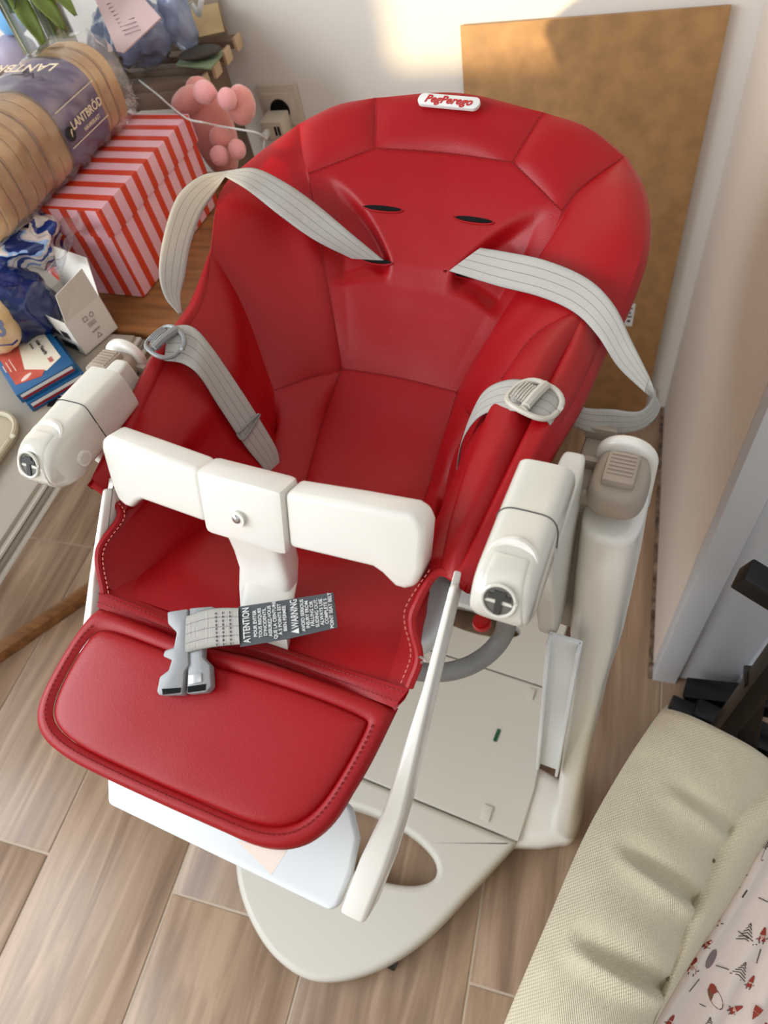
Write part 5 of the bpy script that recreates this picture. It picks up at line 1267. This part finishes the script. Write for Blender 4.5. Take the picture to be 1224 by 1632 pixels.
drape([subdiv_poly((1140, 1590), 9, 21, -.45, 14)], PR[1]); drape([subdiv_poly((1136, 1576), 6, 9, -.45, 10)], PR[0]); drape([subdiv_poly((1080, 1574), 6.5, 11, .3, 12)], PR[1]); drape([subdiv_poly((1133, 1528), 6, 17, .45, 12)], mat('grey_print', (128, 108, 108), .7))
drape([Lq(1140, 1538, 1160, 1545), Lq(1160, 1545, 1180, 1562), Lq(1176, 1484, 1206, 1506), Lq(1208, 1430, 1224, 1438), Lq(1214, 1372, 1222, 1350, 1.4), Lq(1150, 1444, 1166, 1430, 1.2), Lq(1182, 1430, 1190, 1418, 2.5), Lq(1212, 1512, 1205, 1535, 1.5), Lq(1098, 1580, 1114, 1560, 1.2), Lq(1115, 1600, 1125, 1605, 1.4)], PR[2])

rnd2 = random.Random(9)
def cloth_pt(u_, w_):
    i = min(68, max(1, int(u_*69))); return cl(i, w_)+Vector((0, 0, .0012))
for q in range(46):
    u_, w_ = rnd2.uniform(.12, .98), rnd2.uniform(.30, .97); P0 = cloth_pt(u_, w_)-o1; ex_ = (cloth_pt(u_, min(1, w_+.03))-cloth_pt(u_, w_-.03)).normalized(); ey_ = (cloth_pt(min(1, u_+.03), w_)-cloth_pt(u_-.03, w_)).normalized()
    V = []; F = []
    if q % 2:
        for k in range(5):
            w1 = .0012+.0012*k; y1 = .006-.0027*k
            V += [P0-ex_*w1+ey_*(y1-.0018), P0+ey_*y1, P0+ex_*w1+ey_*(y1-.0018), P0+ey_*(y1-.0011)]; F.append((4*k, 4*k+1, 4*k+2, 4*k+3))
        pyd('printed_figure', V, F, PR[2], clo, smooth=False, fix=False)
    else:
        V = [P0-ex_*.003, P0+ey_*.008, P0+ex_*.003, P0-ex_*.0032-ey_*.0005, P0+ex_*.0032-ey_*.0005, P0+ex_*.0038-ey_*.006, P0-ex_*.0038-ey_*.006]; F = [(0, 1, 2), (3, 4, 5, 6)]
        pyd('printed_figure', V, F, PR[0], clo, smooth=False, fix=False)
# black chair frame by the door
bk_ = tag(empty('folding_chair', (.27, .47, 0)), 'black square-tube folding chair by the white door at the right edge', 'chair')
o2 = Vector(bk_.location)
def bar(name, A_, B_, t=.03, parent=bk_):
    A_, B_ = Vector(A_)-o2, Vector(B_)-o2; d = B_-A_; x, y = frame(d); R3 = Matrix((x, y, d.normalized())).transposed()
    return box(name, (A_+B_)/2, (t, t, d.length), M_BLACK, parent, R3, .0025)
bar('arm_bar', aty(1182, 913, .45), aty(1300, 985, .42), .030)
ab_ = aty(1300, 985, .42); bar('post', (ab_.x-.006, ab_.y, .01), (ab_.x-.006, ab_.y, ab_.z+.012), .028)
bar('leg', (.335, .43, .01), (ab_.x-.01, .43, .40), .028)
bar('leg', (.215, .505, .015), (.36, .36, .03), .030)
bar('cross_bar', (.20, .50, .07), (.40, .44, .07), .026)
bar('cross_bar', (.235, .535, .05), (.40, .50, .16), .04)
bar('leg', (.40, .40, .01), (.28, .47, .45), .026)
box('footplate', Vector((.285, .455, .045))-o2, (.15, .13, .035), M_BLACK, bk_, Matrix.Rotation(-.3, 3, 'Z'), .004)
box('hinge_block', Vector((.262, .485, .082))-o2, (.05, .035, .035), M_BLACK, bk_, Matrix.Rotation(-.3, 3, 'Z'), .006)
